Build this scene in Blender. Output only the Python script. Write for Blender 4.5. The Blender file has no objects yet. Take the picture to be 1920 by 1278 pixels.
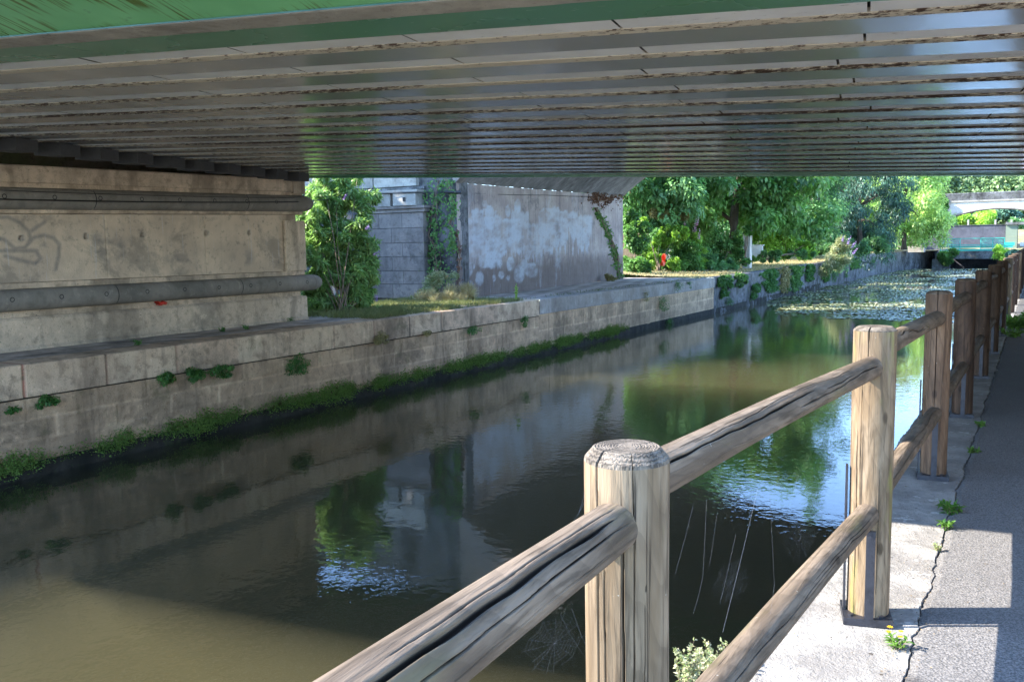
import bpy, math, random
import numpy as np
from mathutils import Vector, Matrix, noise as mnoise
R = math.radians
rnd = random.Random(7)
nr = np.random.default_rng(11)
scene = bpy.context.scene

# ------------------------------------------------------------------ camera
F = 1650.0; CX, CY = 960.0, 639.0
YAW, PITCH, ROLL = R(30.2547), R(6.0823), R(0.9)
CAM = np.array([0, 0, 1.45])
_fw = np.array([-math.sin(YAW)*math.cos(PITCH), math.cos(YAW)*math.cos(PITCH), -math.sin(PITCH)])
_r0 = np.array([math.cos(YAW), math.sin(YAW), 0.0]); _u0 = np.cross(_r0, _fw)
_r = math.cos(ROLL)*_r0 - math.sin(ROLL)*_u0
_u = math.sin(ROLL)*_r0 + math.cos(ROLL)*_u0
cd = bpy.data.cameras.new('camera'); cd.sensor_width = 36.0; cd.lens = F/1920*36
cd.clip_start = 0.05; cd.clip_end = 3000
cam = bpy.data.objects.new('camera', cd); scene.collection.objects.link(cam)
cam.matrix_world = Matrix(((_r[0], _u[0], -_fw[0], CAM[0]), (_r[1], _u[1], -_fw[1], CAM[1]), (_r[2], _u[2], -_fw[2], CAM[2]), (0, 0, 0, 1)))
scene.camera = cam
def ray(px, py):
    d = _fw*F + _r*(px-CX) - _u*(py-CY); return d/np.linalg.norm(d)
def onz(px, py, z): d = ray(px, py); return CAM + d*(z-CAM[2])/d[2]
def onx(px, py, x): d = ray(px, py); return CAM + d*(x-CAM[0])/d[0]
def ony(px, py, y): d = ray(px, py); return CAM + d*(y-CAM[1])/d[1]

# ------------------------------------------------------------------ light
SUN_DIR = Vector((-.88, -.47, 0)).normalized()      # towards the sun, horizontally
SUN_EL = R(36.0)
w = bpy.data.worlds.new('World'); scene.world = w; w.use_nodes = True
nt = w.node_tree; nt.nodes.clear()
sky = nt.nodes.new('ShaderNodeTexSky'); sky.sky_type = 'NISHITA'; sky.sun_disc = False
sky.sun_elevation = SUN_EL; sky.sun_rotation = math.atan2(SUN_DIR.x, SUN_DIR.y)
sky.air_density = 1.0; sky.dust_density = 0.3; sky.ozone_density = 4.5; sky.altitude = 1500
bg = nt.nodes.new('ShaderNodeBackground'); bg.inputs[1].default_value = 0.15
wo = nt.nodes.new('ShaderNodeOutputWorld'); nt.links.new(sky.outputs[0], bg.inputs[0]); nt.links.new(bg.outputs[0], wo.inputs[0])
sl = bpy.data.lights.new('sun', 'SUN'); sl.energy = 2.45; sl.angle = R(0.5); sl.color = (1, .93, .84)
so = bpy.data.objects.new('sun', sl); scene.collection.objects.link(so)
sd = Vector((SUN_DIR.x*math.cos(SUN_EL), SUN_DIR.y*math.cos(SUN_EL), math.sin(SUN_EL)))
so.rotation_euler = sd.to_track_quat('Z', 'Y').to_euler()
scene.view_settings.view_transform = 'Standard'; scene.view_settings.look = 'None'
scene.view_settings.exposure = 2.92; scene.view_settings.gamma = 1
scene.cycles.max_bounces = 8; scene.cycles.diffuse_bounces = 5; scene.cycles.glossy_bounces = 4
scene.cycles.transmission_bounces = 4; scene.cycles.volume_bounces = 1; scene.cycles.transparent_max_bounces = 12; scene.cycles.caustics_reflective = True; scene.cycles.blur_glossy = 3.0; scene.cycles.caustics_refractive = False
scene.cycles.sample_clamp_indirect = 6.0

# ------------------------------------------------------------------ object helpers
col = scene.collection
class MB:
    def __init__(s): s.v = []; s.f = []; s.m = []; s.t = []; s.n = 0
    def add(s, vs, fs, mi=0, tone=0.5):
        vs = np.asarray(vs, dtype=np.float32).reshape(-1, 3); o = s.n
        s.v.append(vs); s.n += len(vs)
        s.f.extend([tuple(int(i)+o for i in f) for f in fs]); s.m.extend([mi]*len(fs))
        s.t.append(np.broadcast_to(np.asarray(tone, dtype=np.float32), (len(vs),)))
        return s
    def box(s, a, b, mi=0, tone=.5, M=None):
        (x0, y0, z0), (x1, y1, z1) = a, b
        vs = np.array([(x0,y0,z0),(x1,y0,z0),(x1,y1,z0),(x0,y1,z0),(x0,y0,z1),(x1,y0,z1),(x1,y1,z1),(x0,y1,z1)], float)
        if M is not None: vs = M(vs)
        return s.add(vs, [(0,3,2,1),(4,5,6,7),(0,1,5,4),(1,2,6,5),(2,3,7,6),(3,0,4,7)], mi, tone)
    def tube(s, pts, r, k=8, mi=0, tone=.5, caps=True):
        pts = [np.array(p, float) for p in pts]; n = len(pts)
        rs = r if hasattr(r, '__len__') else [r]*n
        vs = []; up = np.array([0, 0, 1.0])
        for i, p in enumerate(pts):
            d = pts[min(i+1, n-1)]-pts[max(i-1, 0)]; d /= (np.linalg.norm(d)+1e-9)
            a = np.cross(d, up)
            if np.linalg.norm(a) < 1e-3: a = np.cross(d, [1, 0, 0])
            a /= np.linalg.norm(a); b = np.cross(a, d)
            for j in range(k):
                th = 2*math.pi*j/k; vs.append(p + rs[i]*(math.cos(th)*a+math.sin(th)*b))
        fs = [(i*k+j, (i+1)*k+j, (i+1)*k+(j+1) % k, i*k+(j+1) % k) for i in range(n-1) for j in range(k)]
        if caps: fs += [tuple(range(k)), tuple((n-1)*k+k-1-j for j in range(k))]
        return s.add(vs, fs, mi, tone)
    def grid(s, P, tone=.5, mi=0, flip=False):     # P: (nu, nv, 3)
        nu, nv = P.shape[:2]; i, j = np.meshgrid(np.arange(nu-1), np.arange(nv-1), indexing='ij')
        q = np.stack([i*nv+j, (i+1)*nv+j, (i+1)*nv+j+1, i*nv+j+1], -1).reshape(-1, 4)
        if flip: q = q[:, ::-1]
        t = tone if not hasattr(tone, 'reshape') else tone.reshape(-1)
        return s.add(P.reshape(-1, 3), q.tolist(), mi, t)
    def build(s, name, mats, parent=None, origin=(0, 0, 0), smooth=False):
        me = bpy.data.meshes.new(name)
        v = np.concatenate(s.v) - np.array(origin, dtype=np.float32)
        me.from_pydata(v.tolist(), [], s.f)
        for m in (mats if isinstance(mats, (list, tuple)) else [mats]): me.materials.append(m)
        if any(s.m): me.polygons.foreach_set('material_index', s.m)
        at = me.attributes.new('tone', 'FLOAT', 'POINT'); at.data.foreach_set('value', np.concatenate(s.t).astype(np.float32))
        if smooth: me.polygons.foreach_set('use_smooth', [True]*len(me.polygons))
        me.update()
        return link(name, me, parent, origin)
def link(name, me, parent=None, origin=(0, 0, 0)):
    o = bpy.data.objects.new(name, me); col.objects.link(o)
    if parent is not None: o.parent = parent
    else: o.location = origin
    return o
def fastmesh(name, V, Q, tone, mat, parent=None, origin=(0, 0, 0), smooth=False):
    """V (n,3), Q (m,4) arrays"""
    me = bpy.data.meshes.new(name); V = np.asarray(V, np.float32)-np.array(origin, np.float32)
    me.vertices.add(len(V)); me.vertices.foreach_set('co', V.reshape(-1))
    k = Q.shape[1]
    me.loops.add(Q.size); me.loops.foreach_set('vertex_index', Q.reshape(-1).astype(np.int32))
    me.polygons.add(len(Q)); me.polygons.foreach_set('loop_start', np.arange(0, Q.size, k, dtype=np.int32))
    me.update(calc_edges=True)
    at = me.attributes.new('tone', 'FLOAT', 'POINT'); at.data.foreach_set('value', np.asarray(tone, np.float32))
    if smooth: me.polygons.foreach_set('use_smooth', [True]*len(me.polygons))
    me.materials.append(mat)
    return link(name, me, parent, origin)
def tag(o, label=None, cat=None, group=None, kind=None):
    if label: o['label'] = label
    if cat: o['category'] = cat
    if group: o['group'] = group
    if kind: o['kind'] = kind
    return o
def empty(name, loc, label, cat, group=None):
    o = bpy.data.objects.new(name, None); col.objects.link(o); o.location = loc; o.empty_display_size = .3
    return tag(o, label, cat, group)

# ------------------------------------------------------------------ material helpers
class NT:
    def __init__(s, name):
        s.m = bpy.data.materials.new(name); s.m.use_nodes = True; s.t = s.m.node_tree; s.t.nodes.clear()
        s.out = s.n('ShaderNodeOutputMaterial')
    def n(s, ty, **kw):
        nd = s.t.nodes.new(ty)
        for k, v in kw.items(): setattr(nd, k, v)
        return nd
    def l(s, a, b): s.t.links.new(a, b)
    def put(s, sock, v):
        if isinstance(v, bpy.types.NodeSocket): s.l(v, sock)
        elif isinstance(v, (tuple, list)): sock.default_value = (*v, 1) if len(v) == 3 and sock.type == 'RGBA' else v
        else: sock.default_value = v
    def pos(s, obj=False, scale=(1, 1, 1), loc=(0, 0, 0)):
        src = s.n('ShaderNodeTexCoord').outputs['Object'] if obj else s.n('ShaderNodeNewGeometry').outputs['Position']
        mp = s.n('ShaderNodeMapping'); s.l(src, mp.inputs[0]); mp.inputs['Scale'].default_value = scale; mp.inputs['Location'].default_value = loc
        return mp.outputs[0]
    def noise(s, vec, sc, det=4, rough=.55, dist=0, dim=None):
        nd = s.n('ShaderNodeTexNoise'); s.l(vec, nd.inputs['Vector'])
        nd.inputs['Scale'].default_value = sc; nd.inputs['Detail'].default_value = det
        nd.inputs['Roughness'].default_value = rough; nd.inputs['Distortion'].default_value = dist
        return nd.outputs['Fac']
    def ramp(s, fac, a, b, c0=0., c1=1.):        # smooth remap
        nd = s.n('ShaderNodeMapRange', interpolation_type='SMOOTHSTEP'); s.put(nd.inputs[0], fac)
        for i, v in enumerate((a, b, c0, c1)): nd.inputs[i+1].default_value = v
        return nd.outputs[0]
    def mix(s, fac, a, b, mode='MIX'):
        nd = s.n('ShaderNodeMix', data_type='RGBA', blend_type=mode); nd.clamp_factor = True
        s.put(nd.inputs[0], fac); s.put(nd.inputs[6], a); s.put(nd.inputs[7], b); return nd.outputs[2]
    def math(s, op, a, b=0., clamp=False):
        nd = s.n('ShaderNodeMath', operation=op); nd.use_clamp = clamp; s.put(nd.inputs[0], a); s.put(nd.inputs[1], b); return nd.outputs[0]
    def attr(s, name='tone'):
        nd = s.n('ShaderNodeAttribute'); nd.attribute_name = name; return nd.outputs['Fac']
    def bump(s, h, dist=.01, st=1.0, nrm=None):
        nd = s.n('ShaderNodeBump'); s.l(h, nd.inputs['Height']); nd.inputs['Distance'].default_value = dist; nd.inputs['Strength'].default_value = st
        if nrm is not None: s.l(nrm, nd.inputs['Normal'])
        return nd.outputs[0]
    def bsdf(s, colr, rough=.8, nrm=None, spec=.5, metal=0, **kw):
        nd = s.n('ShaderNodeBsdfPrincipled'); s.put(nd.inputs['Base Color'], colr); s.put(nd.inputs['Roughness'], rough)
        s.put(nd.inputs['Specular IOR Level'], spec); nd.inputs['Metallic'].default_value = metal
        if nrm is not None: s.l(nrm, nd.inputs['Normal'])
        for k, v in kw.items(): s.put(nd.inputs[k], v)
        s.l(nd.outputs[0], s.out.inputs[0]); return nd

def m_concrete(name, c1, c2, dark=(.05, .045, .04), stain=.5, streak=.5, fine=1.3, rough=.9, moss=0, tonevar=.25):
    k = NT(name); p = k.pos()
    a = k.noise(p, 1.3, 6, .6); b = k.noise(p, 9, 5, .65); c = k.noise(p, 60, 4, .7)
    colr = k.mix(k.ramp(a, .35, .65), c1, c2)
    colr = k.mix(k.math('MULTIPLY', k.ramp(b, .52, .72), .45*fine), colr, (c1[0]*.55, c1[1]*.53, c1[2]*.5))
    ps = k.pos(scale=(3, 3, .25)); st = k.noise(ps, 2.2, 6, .65)
    colr = k.mix(k.math('MULTIPLY', k.ramp(st, .52, .75), streak), colr, dark)
    s2 = k.noise(p, .7, 7, .7, .4)
    colr = k.mix(k.math('MULTIPLY', k.ramp(s2, .52, .66), stain), colr, dark)
    s3 = k.noise(p, 4.5, 6, .72, .3); colr = k.mix(k.math('MULTIPLY', k.ramp(s3, .50, .62), stain*.7), colr, tuple(x*.35 for x in c2)); colr = k.mix(k.math('MULTIPLY', k.ramp(s3, .42, .34), .35), colr, tuple(min(1, x*1.5) for x in c1))
    pits = k.noise(p, 32, 3, .6)
    colr = k.mix(k.math('MULTIPLY', k.ramp(pits, .64, .72), .6*fine), colr, dark)
    t = k.attr(); colr = k.mix(tonevar, colr, k.mix(t, (.0, .0, .0), (1, 1, 1)), 'OVERLAY')
    if moss:
        dv = k.noise(k.pos(scale=(1, 1, .35)), 1.1, 5, .6, .5); colr = k.mix(k.math('MULTIPLY', k.ramp(dv, .50, .66), .55), colr, tuple(x*.30 for x in c2))
        sp2 = k.noise(p, 90, 2, .5); colr = k.mix(k.math('MULTIPLY', k.ramp(sp2, .60, .68), .35), colr, dark)
        mm = k.noise(p, 3, 6, .7); colr = k.mix(k.math('MULTIPLY', k.ramp(mm, .56, .66), moss), colr, (.06, .09, .02))
    h = k.math('ADD', k.math('MULTIPLY', b, 1.0), k.math('MULTIPLY', c, .5))
    k.bsdf(colr, rough, k.bump(h, .012, .8), .3); return k.m

def m_plain(name, c, rough=.6, metal=0, spec=.5, var=.25, sc=20, bump=.002):
    k = NT(name); p = k.pos(True); a = k.noise(p, sc, 5, .6)
    k.bsdf(k.mix(k.math('MULTIPLY', k.ramp(a, .4, .7), var), c, tuple(x*.4 for x in c)), rough, k.bump(a, bump, .6), spec, metal); return k.m

def m_leaf(name, lo, hi, dry=None, transl=.35, rough=.45):
    k = NT(name); t = k.attr(); c = k.mix(t, lo, hi)
    if dry: c = k.mix(k.ramp(k.noise(k.pos(), 9, 2), .66, .7), c, dry)
    d = k.n('ShaderNodeBsdfPrincipled'); k.put(d.inputs['Base Color'], c); d.inputs['Roughness'].default_value = rough
    d.inputs['Specular IOR Level'].default_value = .5
    tr = k.n('ShaderNodeBsdfTranslucent'); k.put(tr.inputs[0], k.mix(.5, c, (hi[0]*1.0, hi[1]*1.3, hi[2]*.7)))
    mx = k.n('ShaderNodeMixShader'); mx.inputs[0].default_value = transl
    k.l(d.outputs[0], mx.inputs[1]); k.l(tr.outputs[0], mx.inputs[2]); k.l(mx.outputs[0], k.out.inputs[0]); return k.m

def m_wood(name, base, light, darkc, algae=0.0, knots=True):
    k = NT(name)
    oi = k.n('ShaderNodeObjectInfo'); add = k.n('ShaderNodeVectorMath', operation='ADD')
    k.l(k.n('ShaderNodeTexCoord').outputs['Object'], add.inputs[0])
    cb = k.n('ShaderNodeCombineXYZ'); k.l(k.math('MULTIPLY', oi.outputs['Random'], 37.), cb.inputs[2]); k.l(k.math('MULTIPLY', oi.outputs['Random'], 3.), cb.inputs[0])
    k.l(cb.outputs[0], add.inputs[1])
    def mp(sx, sz):
        m = k.n('ShaderNodeMapping'); k.l(add.outputs[0], m.inputs[0]); m.inputs['Scale'].default_value = (sx, sx, sz); return m.outputs[0]
    g1 = k.noise(mp(1, .07), 55, 6, .65, .6)      # fine grain
    g2 = k.noise(mp(1, .12), 14, 5, .6, 1.2)      # bands
    wv = k.n('ShaderNodeTexWave', wave_type='RINGS', rings_direction='SPHERICAL', wave_profile='SAW'); k.l(mp(1, .16), wv.inputs[0])
    wv.inputs['Scale'].default_value = 17; wv.inputs['Distortion'].default_value = 5; wv.inputs['Detail'].default_value = 2; wv.inputs['Detail Scale'].default_value = .7
    c = k.mix(k.ramp(g2, .36, .64), base, light)
    c = k.mix(k.math('MULTIPLY', k.ramp(wv.outputs['Fac'], .55, 1.), .22), c, darkc)
    c = k.mix(k.math('MULTIPLY', k.ramp(g1, .46, .68), .7), c, darkc)
    w2 = k.noise(mp(1, .45), 6, 4, .6, .3); c = k.mix(k.math('MULTIPLY', k.ramp(w2, .46, .66), .6), c, tuple(x*.45 for x in base))
    hair = k.noise(mp(1, .018), 75, 2, .5, .3); hc = k.ramp(hair, .67, .70); c = k.mix(k.math('MULTIPLY', hc, .6), c, (.02, .016, .012))
    if algae:
        al = k.noise(mp(1, .25), 9, 4, .6); c = k.mix(k.math('MULTIPLY', k.ramp(al, .55, .7), algae), c, (.22, .22, .05))
    spk = k.noise(mp(1, 1), 70, 2, .5); c = k.mix(k.ramp(spk, .77, .80), c, (.4, .38, .32))
    if knots:
        vo = k.n('ShaderNodeTexVoronoi'); k.l(mp(1, .5), vo.inputs[0]); vo.inputs['Scale'].default_value = 6.5
        c = k.mix(k.math('MULTIPLY', k.ramp(vo.outputs['Distance'], .11, .06), .8), c, tuple(x*.3 for x in base))
    crack = k.math('MULTIPLY', k.ramp(k.attr(), .25, .95), .9); c = k.mix(crack, c, (.035, .025, .018))  # shade inside the carved cracks painted in as dark brown
    h = k.math('SUBTRACT', k.math('ADD', k.math('MULTIPLY', g1, .6), k.math('MULTIPLY', g2, .7)), k.math('MULTIPLY', hc, .9))
    k.bsdf(c, k.ramp(g2, .3, .7, .62, .85), k.bump(h, .006, 1.0), .25); return k.m
def m_endgrain(name, base, darkc):
    k = NT(name); tc = k.n('ShaderNodeTexCoord').outputs['Object']
    m = k.n('ShaderNodeMapping'); k.l(tc, m.inputs[0]); m.inputs['Scale'].default_value = (1, 1, .0)
    wv = k.n('ShaderNodeTexWave', wave_type='RINGS', rings_direction='Z'); k.l(m.outputs[0], wv.inputs[0]); wv.inputs['Scale'].default_value = 60; wv.inputs['Distortion'].default_value = 5.5; wv.inputs['Detail Scale'].default_value = 3
    a = k.noise(tc, 26, 4, .6); c = k.mix(k.ramp(a, .4, .62), base, tuple(x*.55 for x in base))
    c = k.mix(k.math('MULTIPLY', k.ramp(wv.outputs['Fac'], .4, .95), k.ramp(a, .35, .6, .2, .8)), c, darkc)
    crack = k.attr(); c = k.mix(crack, c, (.02, .015, .012))  # crack shade put into the end grain colour
    k.bsdf(c, .8, k.bump(wv.outputs['Fac'], .003, .8), .3); return k.m

M = {}
M['abut'] = m_concrete('abutment concrete', (0.687, 0.528, 0.376), (0.525, 0.404, 0.286), (.10, .095, .085), .45, .3, moss=.15)
M['abut_roll'] = m_concrete('roll concrete', (0.269, 0.237, 0.196), (0.215, 0.193, 0.159), (.05, .048, .044), .3, .2, fine=.7)
M['quay'] = m_concrete('quay stone', (0.649, 0.479, 0.322), (0.519, 0.375, 0.252), (.06, .055, .045), .6, .55, moss=.25, tonevar=.7)
M['quay_lower'] = m_concrete('quay lower stone', (0.583, 0.404, 0.25), (0.429, 0.301, 0.186), (.05, .045, .035), .45, .45, moss=.25, tonevar=.6)
M['quay_new'] = m_concrete('newer quay stone', (0.364, 0.337, 0.301), (0.289, 0.255, 0.214), (.10, .09, .08), .2, .3, tonevar=.6)
M['quay_dark'] = m_concrete('old dark quay stone', (0.189, 0.189, 0.189), (0.107, 0.107, 0.104), (.03, .03, .028), .95, 1.0, moss=.5, tonevar=.5)
M['quay_top'] = m_concrete('quay top slabs', (0.507, 0.43, 0.363), (0.356, 0.31, 0.261), (.07, .065, .06), .5, .0, tonevar=.4)
M['stone_grey'] = m_concrete('grey pilaster stone', (0.275, 0.239, 0.208), (0.203, 0.179, 0.157), (.07, .07, .07), .5, .35, tonevar=.25)
M['barrel'] = m_concrete('arch soffit boards', (0.286, 0.275, 0.264), (0.187, 0.182, 0.171), (.05, .045, .04), .4, .2)
M['white_stone'] = m_concrete('white limewashed stone', (0.624, 0.595, 0.55), (0.52, 0.484, 0.433), (.22, .2, .18), .25, .3)
M['deck_grey'] = m_concrete('grey edge concrete', (0.39, 0.37, 0.325), (0.286, 0.273, 0.24), (.08, .07, .05), .4, .0)
M['soil'] = m_plain('soil', (.07, .055, .04), .95, var=.5)
M['black_steel'] = m_plain('black galvanised steel', (.055, .055, .065), .45, .6, var=.5, sc=30)
M['black'] = m_plain('black rubber', (.012, .012, .012), .5)
M['pad'] = m_plain('dark bearing rubber', (.07, .068, .065), .8)
M['cable'] = m_plain('cable', (.01, .01, .01), .5)
M['bark'] = m_plain('bark', (.10, .08, .06), .9, sc=14, var=.6, bump=.02)
M['stem'] = m_plain('woody stem', (.20, .14, .09), .8)
M['teal'] = m_plain('teal painted steel', (.03, .40, .31), .4, var=.2)
M['olive_paint'] = m_plain('olive painted box', (.17, .21, .15), .6, var=.15, sc=3)
M['white_paint'] = m_plain('white paint', (.75, .76, .78), .6, var=.1)
M['orange'] = m_plain('orange red mesh plastic', (.75, .09, .03), .5, var=.15)
M['red_litter'] = m_plain('red wrapper', (.55, .04, .02), .4, var=.3)
M['wood_pale'] = m_wood('pale weathered pine', (0.175, 0.118, 0.0646), (0.274, 0.202, 0.127), (.06, .042, .026), .6)
M['wood_brown'] = m_wood('brown stained pine', (.135, .078, .045), (.21, .13, .078), (.045, .026, .016), .0)
M['wood_dark'] = m_wood('dark stained pine', (.062, .036, .023), (.105, .063, .04), (.02, .012, .008), .0)
M['wood_rail'] = m_wood('weathered grey rail pine', (0.129, 0.095, 0.0644), (0.225, 0.171, 0.119), (.045, .033, .022), .15)
M['wood_grain'] = m_endgrain('end grain', (.22, .18, .135), (.035, .028, .02))
M['web'] = m_plain('spider silk', (.22, .22, .22), .3, var=0)
M['lilac'] = m_plain('lilac flowers', (.42, .30, .58), .7, var=.3)
M['pink'] = m_plain('pink flowers', (.80, .42, .6), .7, var=.3)
M['yellow'] = m_plain('yellow petals', (.8, .5, .02), .6, var=.1)

L = {}
L['buddleia'] = m_leaf('buddleia leaves', (0.0502, 0.107, 0.0287), (0.393, 0.59, 0.196), (.25, .17, .04))
L['ivy'] = m_leaf('ivy leaves', (0.0287, 0.0789, 0.0215), (0.196, 0.393, 0.0861))
L['walnut'] = m_leaf('broad tree leaves', (0.0502, 0.123, 0.0358), (0.295, 0.54, 0.148))
L['conifer'] = m_leaf('blue green needles', (0.0215, 0.0645, 0.0502), (0.123, 0.271, 0.173), transl=.15)
L['midgreen'] = m_leaf('mid green leaves', (0.0431, 0.114, 0.0502), (0.246, 0.468, 0.173))
L['acacia'] = m_leaf('yellow green leaves', (0.1, 0.186, 0.0431), (0.59, 0.787, 0.246))
L['bright'] = m_leaf('bright hedge leaves', (0.1, 0.201, 0.0287), (0.54, 0.787, 0.123))
L['wallfern'] = m_leaf('wall fern leaves', (0.0273, 0.0955, 0.0205), (0.133, 0.303, 0.0662))
L['moss'] = m_leaf('waterline moss', (0.0478, 0.0955, 0.0164), (0.227, 0.36, 0.0662), (.08, .06, .02), transl=.2, rough=.8)
L['drygrass'] = m_leaf('dry grass', (.30, .22, .10), (.60, .50, .28), transl=.3, rough=.7)
L['grass'] = m_leaf('short grass', (.06, .10, .03), (.28, .27, .11), transl=.3, rough=.7)
L['pellitory'] = m_leaf('pellitory leaves', (.20, .28, .10), (.55, .50, .33), (.5, .28, .15), transl=.3)
L['weed'] = m_leaf('weed leaves', (.06, .16, .02), (.20, .36, .07))
L['far'] = m_leaf('far wood leaves', (0.0551, 0.11, 0.0551), (0.254, 0.365, 0.143), transl=.2)
L['brown'] = m_leaf('dead creeper', (.10, .04, .025), (.2, .10, .05), transl=.1)
L['russet'] = m_leaf('russet seed heads', (.20, .19, .07), (.42, .33, .15))
L['pad'] = m_leaf('lily pads', (.09, .12, .06), (.42, .42, .24), (.40, .32, .10), transl=.05, rough=.2)

# water
def m_water():
    k = NT('canal water'); p = k.pos()
    big = k.ramp(k.noise(k.pos(scale=(.35, .2, 1)), 1, 3, .5), .35, .68, .25, 1.0)
    m1 = k.pos(scale=(1.0, 1.0, 1)); n1 = k.noise(m1, 9, 2, .5, .3)
    n2 = k.noise(k.pos(scale=(1, .7, 1)), 2.2, 2, .5, .2); n3 = k.noise(m1, 24, 1, .4)
    h = k.math('ADD', k.math('MULTIPLY', n1, .55), k.math('ADD', k.math('MULTIPLY', n2, .55), k.math('MULTIPLY', n3, .07)))
    h = k.math('MULTIPLY', h, big)
    nb = k.bump(h, .011, .5)
    dt = k.n('ShaderNodeVectorMath', operation='DOT_PRODUCT'); k.l(k.n('ShaderNodeNewGeometry').outputs['Incoming'], dt.inputs[0]); k.l(nb, dt.inputs[1])
    fr = k.n('ShaderNodeMath', operation='MULTIPLY_ADD'); k.l(k.math('POWER', k.math('SUBTRACT', 1.0, k.math('ABSOLUTE', dt.outputs['Value']), True), 5.0), fr.inputs[0]); fr.inputs[1].default_value = .98; fr.inputs[2].default_value = .02
    gl = k.n('ShaderNodeBsdfGlossy'); gl.inputs['Roughness'].default_value = .012; gl.inputs['Color'].default_value = (1, 1, 1, 1); k.l(nb, gl.inputs['Normal'])
    tr = k.n('ShaderNodeBsdfTransparent'); tr.inputs[0].default_value = (.93, .95, .90, 1); mx = k.n('ShaderNodeMixShader')
    k.l(fr.outputs[0], mx.inputs[0]); k.l(tr.outputs[0], mx.inputs[1]); k.l(gl.outputs[0], mx.inputs[2]); k.l(mx.outputs[0], k.out.inputs[0])
    return k.m
def m_murk():
    k = NT('suspended silt'); v = k.n('ShaderNodeVolumePrincipled'); v.inputs['Color'].default_value = (.125, .114, .078, 1); v.inputs['Density'].default_value = 1.2
    v.inputs['Absorption Color'].default_value = (.35, .32, .2, 1); v.inputs['Anisotropy'].default_value = .1
    k.l(v.outputs[0], k.out.inputs['Volume']); return k.m
M['murk'] = m_murk()
M['water'] = m_water()
def m_asphalt():
    k = NT('asphalt'); p = k.pos(); v = k.n('ShaderNodeTexVoronoi'); k.l(p, v.inputs[0]); v.inputs['Scale'].default_value = 110
    a = k.noise(p, 2.5, 5, .6); b = k.noise(p, 150, 2, .6)
    c = k.mix(k.ramp(b, .35, .65), (.085, .083, .08), (.23, .215, .20)); t = k.attr()
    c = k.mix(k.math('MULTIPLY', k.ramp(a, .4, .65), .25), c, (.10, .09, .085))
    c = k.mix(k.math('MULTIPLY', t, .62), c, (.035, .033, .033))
    w_ = k.noise(p, 13, 3); c = k.mix(k.ramp(w_, .76, .78), c, (.5, .5, .48))
    k.bsdf(c, .85, k.bump(k.math('ADD', v.outputs['Distance'], k.math('MULTIPLY', b, .6)), .004, .6), .4); return k.m
M['asphalt'] = m_asphalt()
def m_coping():
    k = NT('right coping concrete'); p = k.pos(); a = k.noise(p, 3.2, 6, .65); b = k.noise(p, 26, 5, .65); c3 = k.noise(p, 130, 3, .6)
    c = k.mix(k.ramp(a, .36, .62), (.35, .33, .295), (.22, .205, .185)); c = k.mix(k.math('MULTIPLY', k.ramp(b, .52, .68), .55), c, (.17, .16, .14))
    sp = k.noise(k.pos(loc=(4, 2, 0)), 42, 2, .5); c = k.mix(k.ramp(sp, .69, .72), c, (.06, .05, .04))
    li = k.noise(p, 7, 4, .7); c = k.mix(k.math('MULTIPLY', k.ramp(li, .6, .66), .5), c, (.62, .60, .55))
    k.bsdf(c, .9, k.bump(k.math('ADD', b, k.math('MULTIPLY', c3, .5)), .012, .9), .3); return k.m
M['coping'] = m_coping()

# bridge paints
def m_panel(name, c0, fleck=.5, rough=.45):
    k = NT(name); p = k.pos(); tn = k.attr()
    a = k.noise(p, 2, 4); c = k.mix(k.ramp(a, .3, .7), c0, tuple(x*.82 for x in c0))
    f1 = k.noise(k.pos(scale=(.35, 2.2, 1)), 26, 4, .7); reg = k.noise(p, .55, 3, .6)
    th = k.math('ADD', f1, k.math('MULTIPLY', k.math('SUBTRACT', reg, .5), .35))
    th = k.math('ADD', th, k.math('MULTIPLY', tn, .14))
    c = k.mix(k.math('MULTIPLY', k.ramp(th, .665, .70), fleck), c, (.09, .06, .035))
    k.bsdf(c, rough, k.bump(f1, .002, .4), .5); return k.m
M['panel'] = m_panel('cream soffit panel', (.86, .87, .86), .8)
def m_lip():
    k = NT('dirty tan panel edge'); p = k.pos(); tn = k.attr()
    a = k.noise(k.pos(scale=(.5, 1, 1)), 30, 5, .75); reg = k.noise(p, .6, 3, .6)
    th = k.math('ADD', a, k.math('MULTIPLY', k.math('SUBTRACT', reg, .5), .5)); th = k.math('ADD', th, k.math('MULTIPLY', tn, .12))
    c = k.mix(k.noise(p, 6, 4), (.62, .56, .45), (.50, .44, .34)); c = k.mix(k.ramp(th, .51, .60), c, (.065, .038, .024))
    k.bsdf(c, .9, k.bump(a, .02, .9), .2); return k.m
M['lip'] = m_lip()
def m_gloss(name, c0, rough=.12, spec=.6, dirt=.5):
    k = NT(name); p = k.pos()
    wv = k.noise(k.pos(scale=(1.4, .25, 1)), 1.6, 2, .5); a = k.noise(p, 1.1, 4); f1 = k.noise(k.pos(scale=(.4, 2, 1)), 30, 3, .6)
    c = k.mix(k.ramp(a, .3, .7), c0, tuple(x*.85 for x in c0)); d = k.ramp(f1, .70, .73); c = k.mix(k.math('MULTIPLY', d, dirt), c, (.06, .045, .03))
    k.bsdf(c, k.math('ADD', k.ramp(a, .3, .7, rough, rough+.10), k.math('MULTIPLY', d, .4)), k.bump(wv, .02, .35), spec); return k.m
M['flange'] = m_gloss('glossy grey beam paint', (.34, .345, .34), .10, .85)
M['green_dark'] = m_gloss('green beam paint', (.09, .27, .15), .22, .5, .2)
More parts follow.
